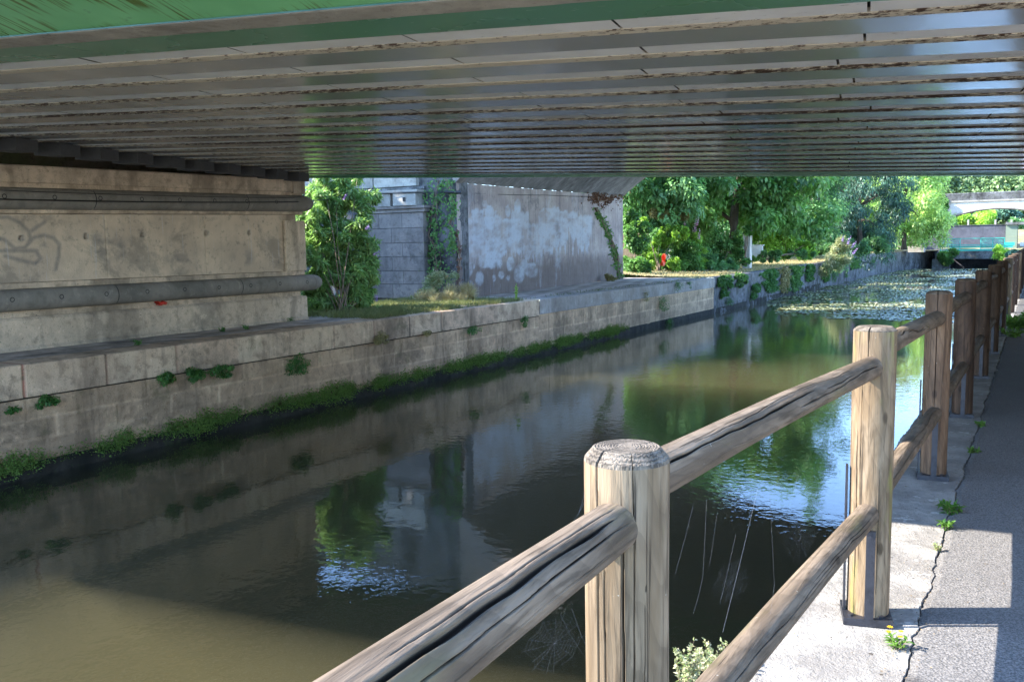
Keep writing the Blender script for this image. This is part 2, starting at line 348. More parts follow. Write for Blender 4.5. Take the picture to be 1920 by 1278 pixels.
def m_greenpanel():
    k = NT('green fascia paint with streaks'); tc = k.pos(True)       # local x along bridge, y down the plate
    k_ = k.n('ShaderNodeMapping'); k.l(k.n('ShaderNodeTexCoord').outputs['Object'], k_.inputs[0]); k_.inputs['Scale'].default_value = (24, .9, 1); k_.inputs['Rotation'].default_value = (0, 0, R(8))
    s1 = k.noise(k_.outputs[0], 1.6, 4, .6); a = k.noise(tc, 1.5, 4, .6)
    c = k.mix(k.ramp(a, .3, .7), (.17, .42, .19), (.13, .34, .15))
    m_ = k.math('MULTIPLY', k.ramp(s1, .52, .57), k.ramp(k.noise(tc, 1.9, 3), .42, .52))
    c = k.mix(k.math('MULTIPLY', m_, .9), c, (.07, .09, .012))
    bl = k.noise(tc, 5, 4, .7); c = k.mix(k.math('MULTIPLY', k.ramp(bl, .63, .70), .5), c, (.07, .10, .08))
    k.bsdf(c, .4, None, .5); return k.m
M['green_panel'] = m_greenpanel()

# ------------------------------------------------------------------ leaf batches
def unit(a): return a/(np.linalg.norm(a, axis=-1, keepdims=True)+1e-9)
def leaves(C, D, Nn, Ls, Ws, tone, fold=.25, curl=.15):
    """kite leaves: C base, D direction, Nn face normal"""
    n = len(C); D = unit(D); S = unit(np.cross(D, Nn)); Nn = unit(np.cross(S, D))
    Ls = np.broadcast_to(np.asarray(Ls, float), (n,))[:, None]; Ws = np.broadcast_to(np.asarray(Ws, float), (n,))[:, None]
    a = C; b = C+D*Ls*.42+S*Ws*.5+Nn*Ws*fold; c = C+D*Ls-Nn*Ls*curl; d = C+D*Ls*.42-S*Ws*.5+Nn*Ws*fold
    V = np.stack([a, b, c, d], 1).reshape(-1, 3); Q = np.arange(4*n).reshape(n, 4)
    return V, Q, np.repeat(np.broadcast_to(tone, (n,)), 4)
def rdir(n): return unit(nr.normal(size=(n, 3)))
def clump_leaves(cent, rad, n, L_, W_, droop=.35, seed=None, flat=.8, tonebase=.45, tonevar=.3, inner=.55):
    """cent (K,3), rad (K,) -> n leaves spread on the clump shells"""
    K = len(cent); idx = nr.choice(K, n, p=(rad**2)/(rad**2).sum()); d = rdir(n)
    rr = rad[idx]*(inner+(1-inner)*nr.random(n)**.6)*(1+.18*nr.normal(size=n))
    P = cent[idx]+d*rr[:, None]*np.array([1, 1, flat])
    D = unit(d*.6+rdir(n)*.7+np.array([0, 0, -droop])); Nn = unit(d*.7+np.array([0, 0, .8])+rdir(n)*.45)
    ct = nr.normal(size=K)*.16
    tone = np.clip(tonebase+ct[idx]+tonevar*nr.normal(size=n)*.6+.12*d[:, 2], 0, 1)
    s = nr.uniform(.65, 1.25, n)
    return leaves(P, D, Nn, L_*s, W_*s, tone)
def crown_clumps(centre, radii, K, r0, r1, shell=.55, bottom=-.6):
    out = []; 
    while len(out) < K:
        d = unit(nr.normal(size=3)); 
        if d[2] < bottom: continue
        q = shell+(1-shell)*nr.random()**.5
        wob = 1+.28*mnoise.noise(Vector((d*1.7+np.array(centre)).tolist()))+.12*nr.normal()
        out.append(np.array(centre)+d*q*np.array(radii)*wob)
    return np.array(out), nr.uniform(r0, r1, K)
def tree(name, label, cat, base, centre, radii, K, cr, n, leaf, mat, trunk_r=.2, group=None, droop=.35, bottom=-.6, shell=.5, limbs=9, flat=.8, tb=.45, extra=None, inner=.5):
    base = np.array(base, float); o = empty(name, base.tolist(), label, cat, group)
    C, Rr = crown_clumps(centre, radii, int(K*1.7), cr[0]*.7, cr[1]*.8, shell, bottom)
    if extra is not None:
        C = np.concatenate([C, extra[0]]); Rr = np.concatenate([Rr, extra[1]])
    V, Q, t = clump_leaves(C, Rr, n, leaf[0], leaf[1], droop, flat=flat, tonebase=tb, inner=inner)
    fastmesh('crown', V, Q, t, mat, o, base)
    mb = MB(); top = np.array(centre, float)+np.array([0, 0, radii[2]*.35])
    pts = [base+(top-base)*u+np.array([.25*math.sin(u*5+base[0]), .25*math.cos(u*4+base[1]), 0])*trunk_r*4*u for u in np.linspace(0, 1, 7)]
    mb.tube(pts, [trunk_r*(1.25-u) if u > .05 else trunk_r*1.45 for u in np.linspace(0, 1, 7)], 8)
    for i in range(limbs):
        tgt = C[int(nr.integers(len(C)))]; j = 2+int(nr.integers(4)); a = pts[j]; mid = (a+tgt)/2+np.array([0, 0, .12*np.linalg.norm(tgt-a)])
        mb.tube([a, mid, tgt], [trunk_r*.45, trunk_r*.25, trunk_r*.08], 6)
    mb.build('trunk', M['bark'], o, base, True)
    return o

# ================================================================== SETTING
WZ = -1.52
def xq(Y):                     # left quay face
    Y = np.asarray(Y, float); return np.interp(Y, [-30, 6, 21, 36, 86, 98, 111], [-11.38, -11.40, -11.5, -11.52, -11.6, -10.9, -8.3])
def zq(Y): return np.interp(Y, [-30, 40, 60, 80, 112], [0, 0, .1, .3, .38])
def fx(Y): return float(np.interp(Y, [-5, 1.38, 3.53, 18, 110], [-.78, -.575, -.478, -.255, .95]))
def ex(Y): return np.interp(Y, [-30, 5, 110], [-.785, -.78, .55])
def px_(Y): return np.interp(Y, [-30, 5, 16, 110], [-.30, -.30, -.20, 1.1])

# water
ys = np.concatenate([np.arange(-30, 112, 2.0), [130]])
P = np.stack([np.stack([xq(ys)-.3, ys, ys*0+WZ], -1), np.stack([ex(ys)+.12, ys, ys*0+WZ], -1)], 0)
tag(MB().grid(P).build('water', M['water']), kind='structure')
mb = MB(); L0, R0 = P[0], P[1]; n_ = len(ys)
Pm = np.stack([L0-[0, 0, .012], R0-[0, 0, .012], R0-[0, 0, 1.6], L0-[0, 0, 1.6], L0-[0, 0, .012]], 0); mb.grid(Pm)
for j in (0, n_-1): mb.add(Pm[:4, j], [(0, 1, 2, 3) if j else (3, 2, 1, 0)])
tag(mb.build('water_murk', M['murk']), kind='structure')
P3 = P.copy(); P3[..., 2] -= 1.65; mb = MB(); Lb, Rb = P3[0], P3[1]; mb.grid(np.stack([Lb+[.22, 0, 1.55], Lb+[.22, 0, -.1], Rb+[-.08, 0, -.1], Rb+[-.08, 0, 1.55]], 0))
for j in (0, -1): mb.add([Lb[j], Rb[j], Rb[j]+[0, 0, 1.55], Lb[j]+[0, 0, 1.55]], [(0, 1, 2, 3)])
tag(mb.build('canal_bed', M['soil']), kind='structure')

# grounds
g = MB(); g.add([(-300, -60, -.03), (-13.0, -60, -.03), (-13.0, 400, -.03), (-300, 400, -.03)], [(0, 1, 2, 3)])
def m_ground(name, a, b, c2):
    k = NT(name); p = k.pos(); n1 = k.noise(p, .8, 6, .65); n2 = k.noise(p, 14, 4, .7); n3 = k.noise(p, 60, 3)
    c = k.mix(k.ramp(n1, .4, .6), a, b); c = k.mix(k.math('MULTIPLY', k.ramp(n2, .5, .7), .6), c, c2)
    k.bsdf(c, .95, k.bump(k.math('ADD', n2, n3), .04, .9), .2); return k.m
M['dry'] = m_ground('dry mown verge', (.38, .31, .19), (.22, .21, .09), (.14, .15, .05))
M['earth'] = m_ground('earth and litter', (.16, .13, .09), (.10, .11, .05), (.06, .05, .035))
tag(g.build('ground', M['earth']), kind='structure')
g = MB(); g.add([(-60, -60, -.024), (-11.9, -60, -.024), (-11.9, .7, -.024), (-60, .7, -.024)], [(0, 1, 2, 3)])  # unseen pale sheet, added to bounce sunlight up to the bridge soffit
LATE = g
# strip behind left quay (grass beyond the old bridge, paving before it)
ys = np.arange(37, 111, .5); rows = []
for u in np.linspace(0, 1, 8):
    x = xq(ys)-.35-u*(4.5+.02*ys)
    z = zq(ys)+.03*np.array([mnoise.noise(Vector((a*.6, b*.6, 0))) for a, b in zip(x, ys)])+.30*u*u+.01
    rows.append(np.stack([x, ys, z], -1))
tag(MB().grid(np.array(rows), flip=True).build('left_bank_verge', M['dry']), kind='structure')
# path, right
def jag(Y): return px_(Y)+.022*mnoise.noise(Vector((Y*3.1, 0, 3)))+.014*mnoise.noise(Vector((Y*13, 1, 0)))+.007*mnoise.noise(Vector((Y*45, 5, 0)))
ys = np.concatenate([np.arange(-3, 8, .02), np.arange(8, 30, .08), np.arange(30, 112, .5)])
jl = np.array([float(jag(v)) for v in ys])
gap = .004+np.array([-.001+.008*max(0, mnoise.noise(Vector((v*2.3, 9, 0)))+.35) for v in ys])
tone = np.where(ys < 3.18, 1.0, 0.0)
cols = [jl+gap, jl+gap+.03, jl*0+.3, jl*0+1.2, jl*0+2.6]
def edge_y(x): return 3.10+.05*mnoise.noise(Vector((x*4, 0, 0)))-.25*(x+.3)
P = []; T = []
for ci, x in enumerate(cols):
    z = np.full_like(x, .004 if ci else -.004); P.append(np.stack([x, ys, z], -1))
    T.append(np.zeros_like(x))
mb = MB()
xs_f = np.concatenate([[0, .03], np.linspace(.08, .75, 14)]); Pf = []; Tf = []
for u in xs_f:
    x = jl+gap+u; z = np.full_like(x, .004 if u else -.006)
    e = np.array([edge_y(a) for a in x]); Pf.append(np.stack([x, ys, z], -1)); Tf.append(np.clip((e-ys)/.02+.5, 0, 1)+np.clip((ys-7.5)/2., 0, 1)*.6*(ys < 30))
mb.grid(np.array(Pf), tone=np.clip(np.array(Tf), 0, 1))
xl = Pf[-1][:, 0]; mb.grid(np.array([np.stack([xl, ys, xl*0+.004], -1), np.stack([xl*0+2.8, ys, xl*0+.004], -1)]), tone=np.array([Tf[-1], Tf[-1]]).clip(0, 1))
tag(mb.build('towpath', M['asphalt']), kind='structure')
g = MB(); g.add([(-.5, -60, -.035), (300, -60, -.035), (300, 400, -.035), (-.5, 400, -.035)], [(0, 1, 2, 3)]); g.add([(-.5, -60, -.03), (-.5, 400, -.03), (2.5, 400, -.03), (2.5, -60, -.03)], [(0, 3, 2, 1)])
M['bounce_ground'] = m_ground('pale gravel', (.60, .58, .54), (.54, .52, .48), (.38, .36, .3)); tag(g.build('right_bank_ground', M['bounce_ground']), kind='structure'); tag(LATE.build('left_bank_bounce', M['bounce_ground']), kind='structure')  # ground colour made pale to bounce light under the deck
# right coping
ys2 = ys; el = np.array([float(ex(v))+.012*mnoise.noise(Vector((v*2.2, 7, 0)))+.006*mnoise.noise(Vector((v*14, 2, 0))) for v in ys2])
rows = [np.stack([el+.03, ys2, ys2*0-1.9], -1), np.stack([el+.02, ys2, ys2*0-.06], -1), np.stack([el+.004, ys2, ys2*0-.018], -1), np.stack([el+.03, ys2, ys2*0], -1)]
for u in (.15, .4, .7, 1):
    x = (el+.03)*(1-u)+jl*u
    z = np.array([.004*mnoise.noise(Vector((a*5, b*5, 0))) for a, b in zip(x, ys2)]); rows.append(np.stack([x, ys2, z], -1))
rows.append(np.stack([jl+.003, ys2, ys2*0-.04], -1))
rc = empty('canal_edge_wall', (-.7, 3, 0), 'pale concrete edging and wall of the near bank, under the timber fence', 'canal wall')
MB().grid(np.array(rows), flip=True).build('coping', M['coping'], rc, (-.7, 3, 0), False)

# left quay wall ---------------------------------------------------
qw = empty('quay_wall', (-11.5, 20, 0), 'long stained stone quay wall along the far side of the canal', 'quay wall')
def wallgrid(name, y0, y1, dy, z0f, z1f, nz, xoff, mat, rough, joints, groove=.012, top=None, seed=0):
    ys = np.arange(y0, y1+dy*.5, dy); zf = np.linspace(0, 1, nz); YY, ZF = np.meshgrid(ys, zf, indexing='ij')
    Zt = zq(YY)+z1f; Z0 = z0f; ZZ = Z0+(Zt-Z0)*ZF
    X = xq(YY)+xoff; T = np.full(YY.shape, .5); G = np.zeros(YY.shape)
    hh, ll = joints
    if hh:
        row = np.floor((Zt-ZZ)/hh).astype(int); fz = ((Zt-ZZ)/hh) % 1
        rng = np.random.default_rng(seed); offs = rng.random(40)*ll; tb = rng.random((40, 400))
        yy = YY+offs[row % 40]; bi = np.floor(yy/ll).astype(int); fy = (yy/ll) % 1
        T = tb[row % 40, bi % 400]*.8+.1
        dz = np.where((row == 0) & (fz < .5), 1., np.minimum(fz, 1-fz)*hh); dyy = np.minimum(fy, 1-fy)*ll
        G = np.maximum(np.clip(1-dz/.016, 0, 1), np.clip(1-dyy/.02, 0, 1)); T = (.36+.28*T)*(1-G)+(.0 if z1f == 0 else .9)*G
        X = X+(tb[row % 40, (bi+7) % 400]-.5)*.014
    nn = np.array([mnoise.fractal(Vector((a*2.3, b*2.3, seed)), 1.0, 2.1, 4) for a, b in zip(YY.ravel(), ZZ.ravel())]).reshape(YY.shape)
    X = X+nn*rough-G*groove
    P = np.stack([X, YY, ZZ], -1); mb = MB(); mb.grid(P, tone=T)
    if top is not None:
        e = P[:, -1, :].copy(); rows = [e]
        for d, z in top:
            r_ = e.copy(); r_[:, 0] -= d; r_[:, 2] += z; r_[:, 2] += .006*np.array([mnoise.noise(Vector((a*4, d*4, 1))) for a in ys]); rows.append(r_)
        tt = T[:, -1]; mb.grid(np.array(rows), tone=np.array([tt]*len(rows)), flip=True)
        b = P[:, 0, :].copy(); b2 = b.copy(); b2[:, 0] -= .12; mb.grid(np.array([b2, b]), tone=np.array([tt, tt]), flip=True)
    return mb.build(name, mat, qw, (-11.5, 20, 0))
top = [(.02, .012), (.25, .014), (.6, .012)]
wallgrid('coping_course', -3, 21.2, .035, -.43, 0, 12, .03, M['quay'], .016, (.6, 1.22), .012, top, 1)
wallgrid('coping_course', 21.2, 37, .05, -.40, 0, 8, .03, M['quay_new'], .004, (.6, .85), .012, top, 2)
wallgrid('coping_course', 37, 111, .12, -.34, 0, 6, .02, M['quay_dark'], .04, (0, 1), 0, [(.05, .02), (.4, .03)], 3)
wallgrid('wall_face', -3, 21.2, .04, -1.33, -.455, 26, .0, M['quay_lower'], .012, (.285, .95), .008, None, 4)
wallgrid('wall_face', 21.2, 37, .05, -1.33, -.41, 20, .0, M['quay_lower'], .008, (.22, .8), .010, None, 5)
wallgrid('wall_face', 37, 111, .12, -1.75, -.34, 14, .0, M['quay_dark'], .05, (0, 1), 0, None, 6)
M['foot_shadow'] = m_concrete('wet dark footing', (.05, .045, .035), (.03, .03, .022), (.008, .008, .006), .5, .3, moss=.3, rough=.95)  # near-black colour stands in for the shadow along the wall foot
wallgrid('shadow_footing', -3, 60, .1, -1.8, -1.31, 8, .012, M['foot_shadow'], .02, (0, 1), 0, [(.05, .0)], 7)
ys = np.array([-3., 6, 21, 36, 86, 98, 111]); P = np.stack([np.stack([xq(ys)-.07, ys, ys*0-1.7], -1), np.stack([xq(ys)-.07, ys, zq(ys)-.05], -1)], 0)
MB().grid(P).build('backing', M['soil'], qw, (-11.5, 20, 0))
M['slate'] = m_concrete('slate grey render', (.10, .105, .13), (.07, .075, .095), (.03, .03, .035), .5, .8)
# paved strip on top of the left quay
ys = np.arange(-3, 37.3, .12); rows = []; T = []
for i, u in enumerate(np.linspace(0, 1, 16)):
    x = xq(ys)-.5-u*(3.4-.5*0); z = .0+.006*np.array([mnoise.noise(Vector((a*3, b*3, 0))) for a, b in zip(x, ys)])
    T.append(((np.floor(ys/.36+(i % 2)*.5)*7.13+i*3.7) % 1)); rows.append(np.stack([x, ys, z], -1))
tag(MB().grid(np.array(rows), tone=np.array(T), flip=True).build('quay_paving', M['quay_top']), kind='structure')

# ================================================================== ROAD BRIDGE
P0 = np.array([-11.93, 14.77, 2.98]); _s = ray(-3218, 348)
_t = np.cross(_s, [0, 0, 1]); _t /= np.linalg.norm(_t); _t = _t if _t[1] > 0 else -_t
_n = np.cross(_s, _t); _n /= np.linalg.norm(_n); _n = _n if _n[2] > 0 else -_n
def D(v): v = np.asarray(v, float); return P0+v[..., 0:1]*_s+v[..., 1:2]*_t+v[..., 2:3]*_n
AL, AR = 3.4, -19.0            # left and right ends along the span
BO = D(np.array([[-8., -6., 0.]]))[0]
rb = empty('road_bridge', BO.tolist(), 'low modern road bridge with a ribbed cream and grey underside and green edge girders', 'bridge')
per = .711; t0 = -11.31
for k in range(-0, 16):
    lip = t0+per*k
    dirty = np.clip((k-1)/5., 0, 1)
    # cream panels with open joints
    mb = MB(); rr = random.Random(50+k); off = -4.53+.02*k+.15*(k > 1)*rr.uniform(-1, 1)
    a0 = off-1.28*12; js = [off+1.28*i for i in range(-12, 7)]
    for i in range(len(js)-1):
        a, b = max(js[i]+.008, AR), min(js[i+1]-.008, AL)
        if b-a < .1: continue
        dz = rr.uniform(-.0015, .0015)
        aa = np.linspace(a, b, 5); P_ = np.stack([np.stack([aa, aa*0+lip-.352, aa*0+.008+dz], -1), np.stack([aa, aa*0+lip-.092, aa*0+.008+dz], -1)], 0)
        ton = np.clip(dirty*.8*np.clip((2-aa)/12+.1, 0, 1)+dirty*.35, 0, 1)
        mb.grid(D(P_), tone=np.array([ton, ton]))
    mb.build('soffit_panel', M['panel'], rb, BO)
    # tan edge (sloping packer between panel and beam)
    aa = np.linspace(AR, AL, 160); wob = np.array([.006*mnoise.noise(Vector((v*6, k*3., 0)))+.004*mnoise.noise(Vector((v*25, k*3., 0))) for v in aa])
    P_ = np.stack([np.stack([aa, aa*0+lip-.094, aa*0+.030], -1), np.stack([aa, lip-.088+wob*.5, aa*0+.003], -1), np.stack([aa, lip-.01+wob, aa*0-.005], -1), np.stack([aa, aa*0+lip+.012, aa*0-.001], -1), np.stack([aa, aa*0+lip+.014, aa*0+.02], -1)], 0)
    ton = np.clip(dirty*np.clip((1-aa)/10+.2, 0, 1.)+.12*k/15, 0, 1); MB().grid(D(P_), tone=np.array([ton]*5)).build('panel_edge', M['lip'], rb, BO)
    # steel beam: bottom flange and web
    if k < 15:
        mb = MB(); mb.box((AR, lip+.008, .0), (AL, lip+per-.338, .03), M=D); mb.box((AR, lip+.14, .03), (AL, lip+.20, .32), M=D)
        mb.build('girder', M['flange'], rb, BO)
# edge girders
mb = MB(); mb.box((AR, -12.07, -.004), (AL, -11.652, .04), M=D); mb.box((AR, -11.9, .04), (AL, -11.82, .32), M=D); mb.build('edge_girder', M['green_dark'], rb, BO)
mb = MB(); mb.box((AR, t0+per*15+.008, -.003), (AL, -.28, .03), M=D); mb.box((AR, -.274, -.012), (AL, -.02, .03), M=D); mb.box((AR, -.2, .03), (AL, -.12, .32), M=D)
mb.box((AR, -.016, -.035), (AL, .12, .32), M=D); mb.build('edge_girder', M['green_dark'], rb, BO)
# concrete strip, slightly ragged
aa = np.linspace(AR, AL, 300); wa = np.array([.010*mnoise.noise(Vector((v*5, 1, 0)))+.008*mnoise.noise(Vector((v*21, 4, 0))) for v in aa])
P_ = np.stack([np.stack([aa, aa*0-12.318, aa*0-.012], -1), np.stack([aa, aa*0-12.30, aa*0-.016], -1), np.stack([aa, -12.075+wa, aa*0-.014], -1), np.stack([aa, -12.06+wa, aa*0+.01], -1)], 0)
MB().grid(D(P_)).build('concrete_strip', M['deck_grey'], rb, BO)
# sloping fascia plates
INC = R(15); WF = .55
cuts = [AR, -17.2, -14.1, -11.0, -7.85, -4.75, -1.6, 1.5, AL]
for i in range(len(cuts)-1):
    a, b = cuts[i]+.006, cuts[i+1]-.006
    def FP(v): v = np.asarray(v, float); return D(np.stack([v[..., 0], -12.31-v[..., 1]*math.cos(INC)-v[..., 2]*math.sin(INC), -.002+v[..., 1]*math.sin(INC)-v[..., 2]*math.cos(INC)], -1))
    mb = MB(); mb.box((a, .0, -.02), (b, WF, .0), M=FP); mb.box((a, WF-.05, -.09), (b, WF, -.0205), M=FP)
    mb.build('fascia_panel', M['green_panel'], rb, BO)
mb = MB(); mb.box((AR, -12.7, .34), (AL, .1, .56), M=D); mb.box((AR, -12.88, .565), (AL, -12.6, .75), M=D)
mb.build('deck_slab', M['deck_grey'], rb, BO)
# bearings on the left abutment
for i in range(15):
    b_ = t0+per*i+.12; mb = MB(); mb.box((.98, b_, -.17), (1.5, b_+.34, -.006), M=D); mb.build('bearing', M['pad'], rb, BO)

mb = MB(); mb.box((2.7, -12.4, -3.1), (32, .0, .3), M=D); o = mb.build('embankment', M['earth']); tag(o, kind='structure')
# left abutment of the road bridge
AO = (-13.14, 8, 0); ab = empty('bridge_abutment', AO, 'grey concrete abutment with two long half round rolls, across the canal', 'abutment')
Y0, Y1 = .8, 13.93
def til(Y): return .021*(np.asarray(Y)-7.5)
def prof(name, pts, mat, y0=Y0, y1=Y1, tilt=0., dy=.25, X=-13.14, smooth=False, cap=True, rough=0.0, tone=.5):
    """profile pts (x,z) swept along Y"""
    ys = np.arange(y0, y1+1e-6, (y1-y0)/max(1, int((y1-y0)/dy))); pr = np.array(pts, float)
    P_ = np.zeros((len(pr), len(ys), 3)); P_[..., 0] = X+pr[:, None, 0]; P_[..., 1] = ys[None]; P_[..., 2] = pr[:, None, 1]+tilt*til(ys)[None]
    if rough: P_[..., 0] += rough*np.array([[mnoise.noise(Vector((y*3, z*3, 0))) for y in ys] for _, z in pr])
    mb = MB(); mb.grid(P_, flip=True, tone=tone)
    if cap:
        for j in (0, len(ys)-1): mb.add(P_[:, j, :], [tuple(range(len(pr))) if j else tuple(range(len(pr)))[::-1]])
    return mb.build(name, mat, ab, AO, smooth)
prof('base_course', [(-1.2, -.05), (.03, -.05), (.03, .02), (.0, .06), (.0, .46), (-.03, .50), (-1.2, .50)], M['abut'], rough=.02)
prof('recess', [(-1.1, .50), (-.10, .50), (-.10, 1.04), (-1.1, 1.04)], M['abut'], y1=Y1-.08)
prof('ledge', [(-1.1, .93), (-.02, .93), (-.005, .95), (-.005, 1.02), (-.02, 1.03), (-1.1, 1.03)], M['abut'], y1=Y1-.03)
prof('ledge', [(-1.1, 2.055), (-.03, 2.055), (-.0, 2.07), (-.0, 2.13), (-.03, 2.15), (-1.1, 2.15)], M['abut'], y1=Y1-.03, tilt=1)
prof('recess', [(-1.1, 2.13), (-.10, 2.13), (-.10, 2.56), (-1.1, 2.56)], M['abut'], y1=Y1-.08, tilt=1)
prof('ledge', [(-1.1, 2.44), (-.01, 2.44), (.01, 2.455), (.01, 2.52), (-1.1, 2.52)], M['abut'], y1=Y1-.03, tilt=1)
prof('cap', [(-1.2, 2.52), (.045, 2.52), (.055, 2.53), (.055, 2.765), (.03, 2.785), (-1.2, 2.785)], M['abut'], y1=Y1-.35, tilt=1)
mb = MB(); mb.box((-14.3, Y1-.34, 2.62), (-13.07, Y1, 3.02)); mb.build('end_block', M['abut'], ab, AO)
mb = MB(); mb.box((-14.6, .8, -.05), (-13.25, 13.8, 2.7)); mb.box((-15.2, .8, 2.6), (-14.45, 14.2, 3.3)); mb.box((-14.6, -9, -.05), (-13.2, .795, 2.6)); mb.build('core', M['abut'], ab, AO)  # last box is an unseen wing, added to shade the water
for zc, tl, ye in ((.77, 0, 14.38), (2.285, 1, 14.20)):
    r = .168; ysr = np.array([Y0, 2.2, 4.45, 6.7, 8.95, 11.35, 13.0]); 
    seams = [4.6, 7.05, 9.35, 12.05] if tl == 0 else [4.4, 6.9, 9.05, 12.3]
    yy = sorted(set([Y0]+seams+[ye-.30])); mb = MB()
    for i in range(len(yy)-1):
        a, b = yy[i]+.008, yy[i+1]-.008; 
        ys = np.linspace(a, b, 8); th = np.linspace(-math.pi*.62, math.pi*.62, 22)
        P_ = np.zeros((len(th), len(ys), 3)); P_[..., 0] = -13.16+r*np.cos(th)[:, None]; P_[..., 1] = ys; P_[..., 2] = zc+r*np.sin(th)[:, None]+tl*til(ys)[None]
        mb.grid(P_, flip=True, tone=.4+.2*rnd.random())
    ys = ye-.30+.30*np.sin(np.linspace(0, math.pi/2, 10)); rr_ = r*np.cos(np.linspace(0, math.pi/2, 10))**.8; th = np.linspace(-math.pi, math.pi, 32)
    P_ = np.zeros((len(th), 10, 3)); P_[..., 0] = -13.16+rr_[None]*np.cos(th)[:, None]; P_[..., 1] = ys; P_[..., 2] = zc+rr_[None]*np.sin(th)[:, None]+tl*til(ys)[None]
    mb.grid(P_, flip=True); roll = mb.build('roll', M['abut_roll'], ab, AO, True)
    mbs = MB()
    for y in seams: mbs.tube([(-13.16, y-.010, zc+tl*til(y)), (-13.16, y+.010, zc+tl*til(y))], r-.014, 32)
    mbs.tube([(-13.16, Y0, zc+tl*til(Y0)), (-13.16, ye-.3, zc+tl*til(ye-.3))], r-.02, 20); mbs.build('joint', M['black'], ab, AO)
    y = 2.1
    while y < ye-.5:
        z_ = zc+tl*til(y)+.02; X_ = -13.16+r*math.cos(R(6)); hm = MB(); ao = [2*math.pi*q/10 for q in range(11)]
        hm.grid(np.array([[(X_+.002, y+rr0*math.cos(a0), z_+rr0*math.sin(a0)) for a0 in ao] for rr0 in (.038, .026)]))
        so2 = hm.build('socket', M['black'], roll, AO)
        y += .78
# panel with faint loops of grey spray paint
def pxgrid(P_):     # where a world point shows in the photograph: used to place painted marks on walls
    d = P_-CAM; z = d@_fw; return CX+F*(d@_r)/z, CY-F*(d@_u)/z
def m_painted(name, c1, c2, paint, dark, strength=.8, stain=.5, streak=.5, low=None):
    k = NT(name); p = k.pos(); a = k.noise(p, 1.4, 6, .62); b = k.noise(p, 10, 5, .65); st = k.noise(k.pos(scale=(3, 3, .18)), 2.4, 6, .65); f = k.noise(p, 60, 3)
    c = k.mix(k.ramp(a, .36, .62), c1, c2); c = k.mix(k.math('MULTIPLY', k.ramp(b, .54, .7), .4), c, dark)
    c = k.mix(k.math('MULTIPLY', k.ramp(st, .5, .7), streak), c, dark)
    s2 = k.noise(p, .8, 7, .7, .4); c = k.mix(k.math('MULTIPLY', k.ramp(s2, .53, .63), stain), c, dark)
    if low: 
        sz = k.n('ShaderNodeSeparateXYZ'); k.l(p, sz.inputs[0]); lm = k.math('ADD', sz.outputs[2], k.math('MULTIPLY', st, 1.6))
        c = k.mix(k.math('MULTIPLY', k.ramp(lm, 2.1, 1.5), .75), c, low)
    m = k.math('MULTIPLY', k.attr(), k.ramp(k.noise(p, 18, 5, .7), .25, .5, .55, 1)); c = k.mix(k.math('MULTIPLY', m, strength), c, paint)
    hl = k.noise(k.pos(scale=(4, 4, .2)), 5, 4, .6); c = k.mix(k.math('MULTIPLY', k.ramp(hl, .62, .7), .3), c, (.6, .6, .6))
    k.bsdf(c, .85, k.bump(k.math('ADD', b, f), .01, .7), .3); return k.m
M['abut_panel'] = m_painted('abutment panel', (0.702, 0.543, 0.383), (0.546, 0.421, 0.302), (.12, .125, .13), (.12, .115, .10), .75, .4, .12)
ys = np.arange(Y0, 13.35, .025); zs = np.linspace(1.035, 2.05, 46); YY, ZZ = np.meshgrid(ys, zs, indexing='ij')
P_ = np.stack([np.full(YY.shape, -13.165), YY, ZZ+til(YY)*(ZZ-1.03)], -1); pxx, pyy = pxgrid(P_)
def stroke(poly, wd):
    m = np.zeros(pxx.shape); poly = np.array(poly, float)
    for i in range(len(poly)-1):
        a, b = poly[i], poly[i+1]; d = b-a; u = np.clip(((pxx-a[0])*d[0]+(pyy-a[1])*d[1])/(d@d+1e-9), 0, 1)
        m = np.maximum(m, np.clip(1.3-np.hypot(pxx-a[0]-u*d[0], pyy-a[1]-u*d[1])/wd, 0, 1))
    return m
mask = np.zeros(pxx.shape)
for poly in ([(-60, 420), (-20, 408), (15, 407), (38, 418), (54, 434), (58, 452), (46, 464), (28, 466), (16, 456), (6, 448), (-20, 450)], [(-40, 470), (0, 470), (40, 470), (68, 470), (76, 484), (66, 494), (40, 488), (10, 480)], [(54, 452), (66, 444), (84, 441), (100, 446), (111, 458), (110, 480), (104, 505)], [(60, 432), (72, 424), (84, 416)]):
    mask = np.maximum(mask, stroke(poly, 4.2)*.75)
sm = np.zeros(pxx.shape)
for cx_, cy_, rx, ry in ((205, 462, 48, 26), (40, 440, 16, 14), (84, 462, 9, 9), (455, 482, 22, 16), (250, 475, 30, 16), (330, 490, 30, 14)):
    sm = np.maximum(sm, np.clip(1.25-np.hypot((pxx-cx_)/rx, (pyy-cy_)/ry), 0, 1))
nz_ = np.array([mnoise.fractal(Vector((a*3, b*3, 0)), .9, 2.2, 5) for a, b in zip(YY.ravel(), ZZ.ravel())]).reshape(YY.shape)
mask = np.maximum(mask, np.clip(sm*(nz_*1.6+.35), 0, .8))
P_[..., 0] -= .010*np.maximum.reduce([np.clip(1-np.abs(YY-y)/.02, 0, 1) for y in (5.05, 9.3, 11.35, 7.2)])
P_[..., 0] += .004*nz_
for q in ((40, 447), (161, 445), (267, 444), (386, 443), (467, 443)):
    w_ = onx(q[0], q[1], -13.165); dd = np.hypot(YY-w_[1], ZZ-w_[2]); P_[..., 0] -= .05*np.clip((.035-dd)/.012, 0, 1); mask = np.maximum(mask, np.clip((.06-dd)/.02, 0, .6))
MB().grid(P_, tone=mask).build('wall_panel', M['abut_panel'], ab, AO)
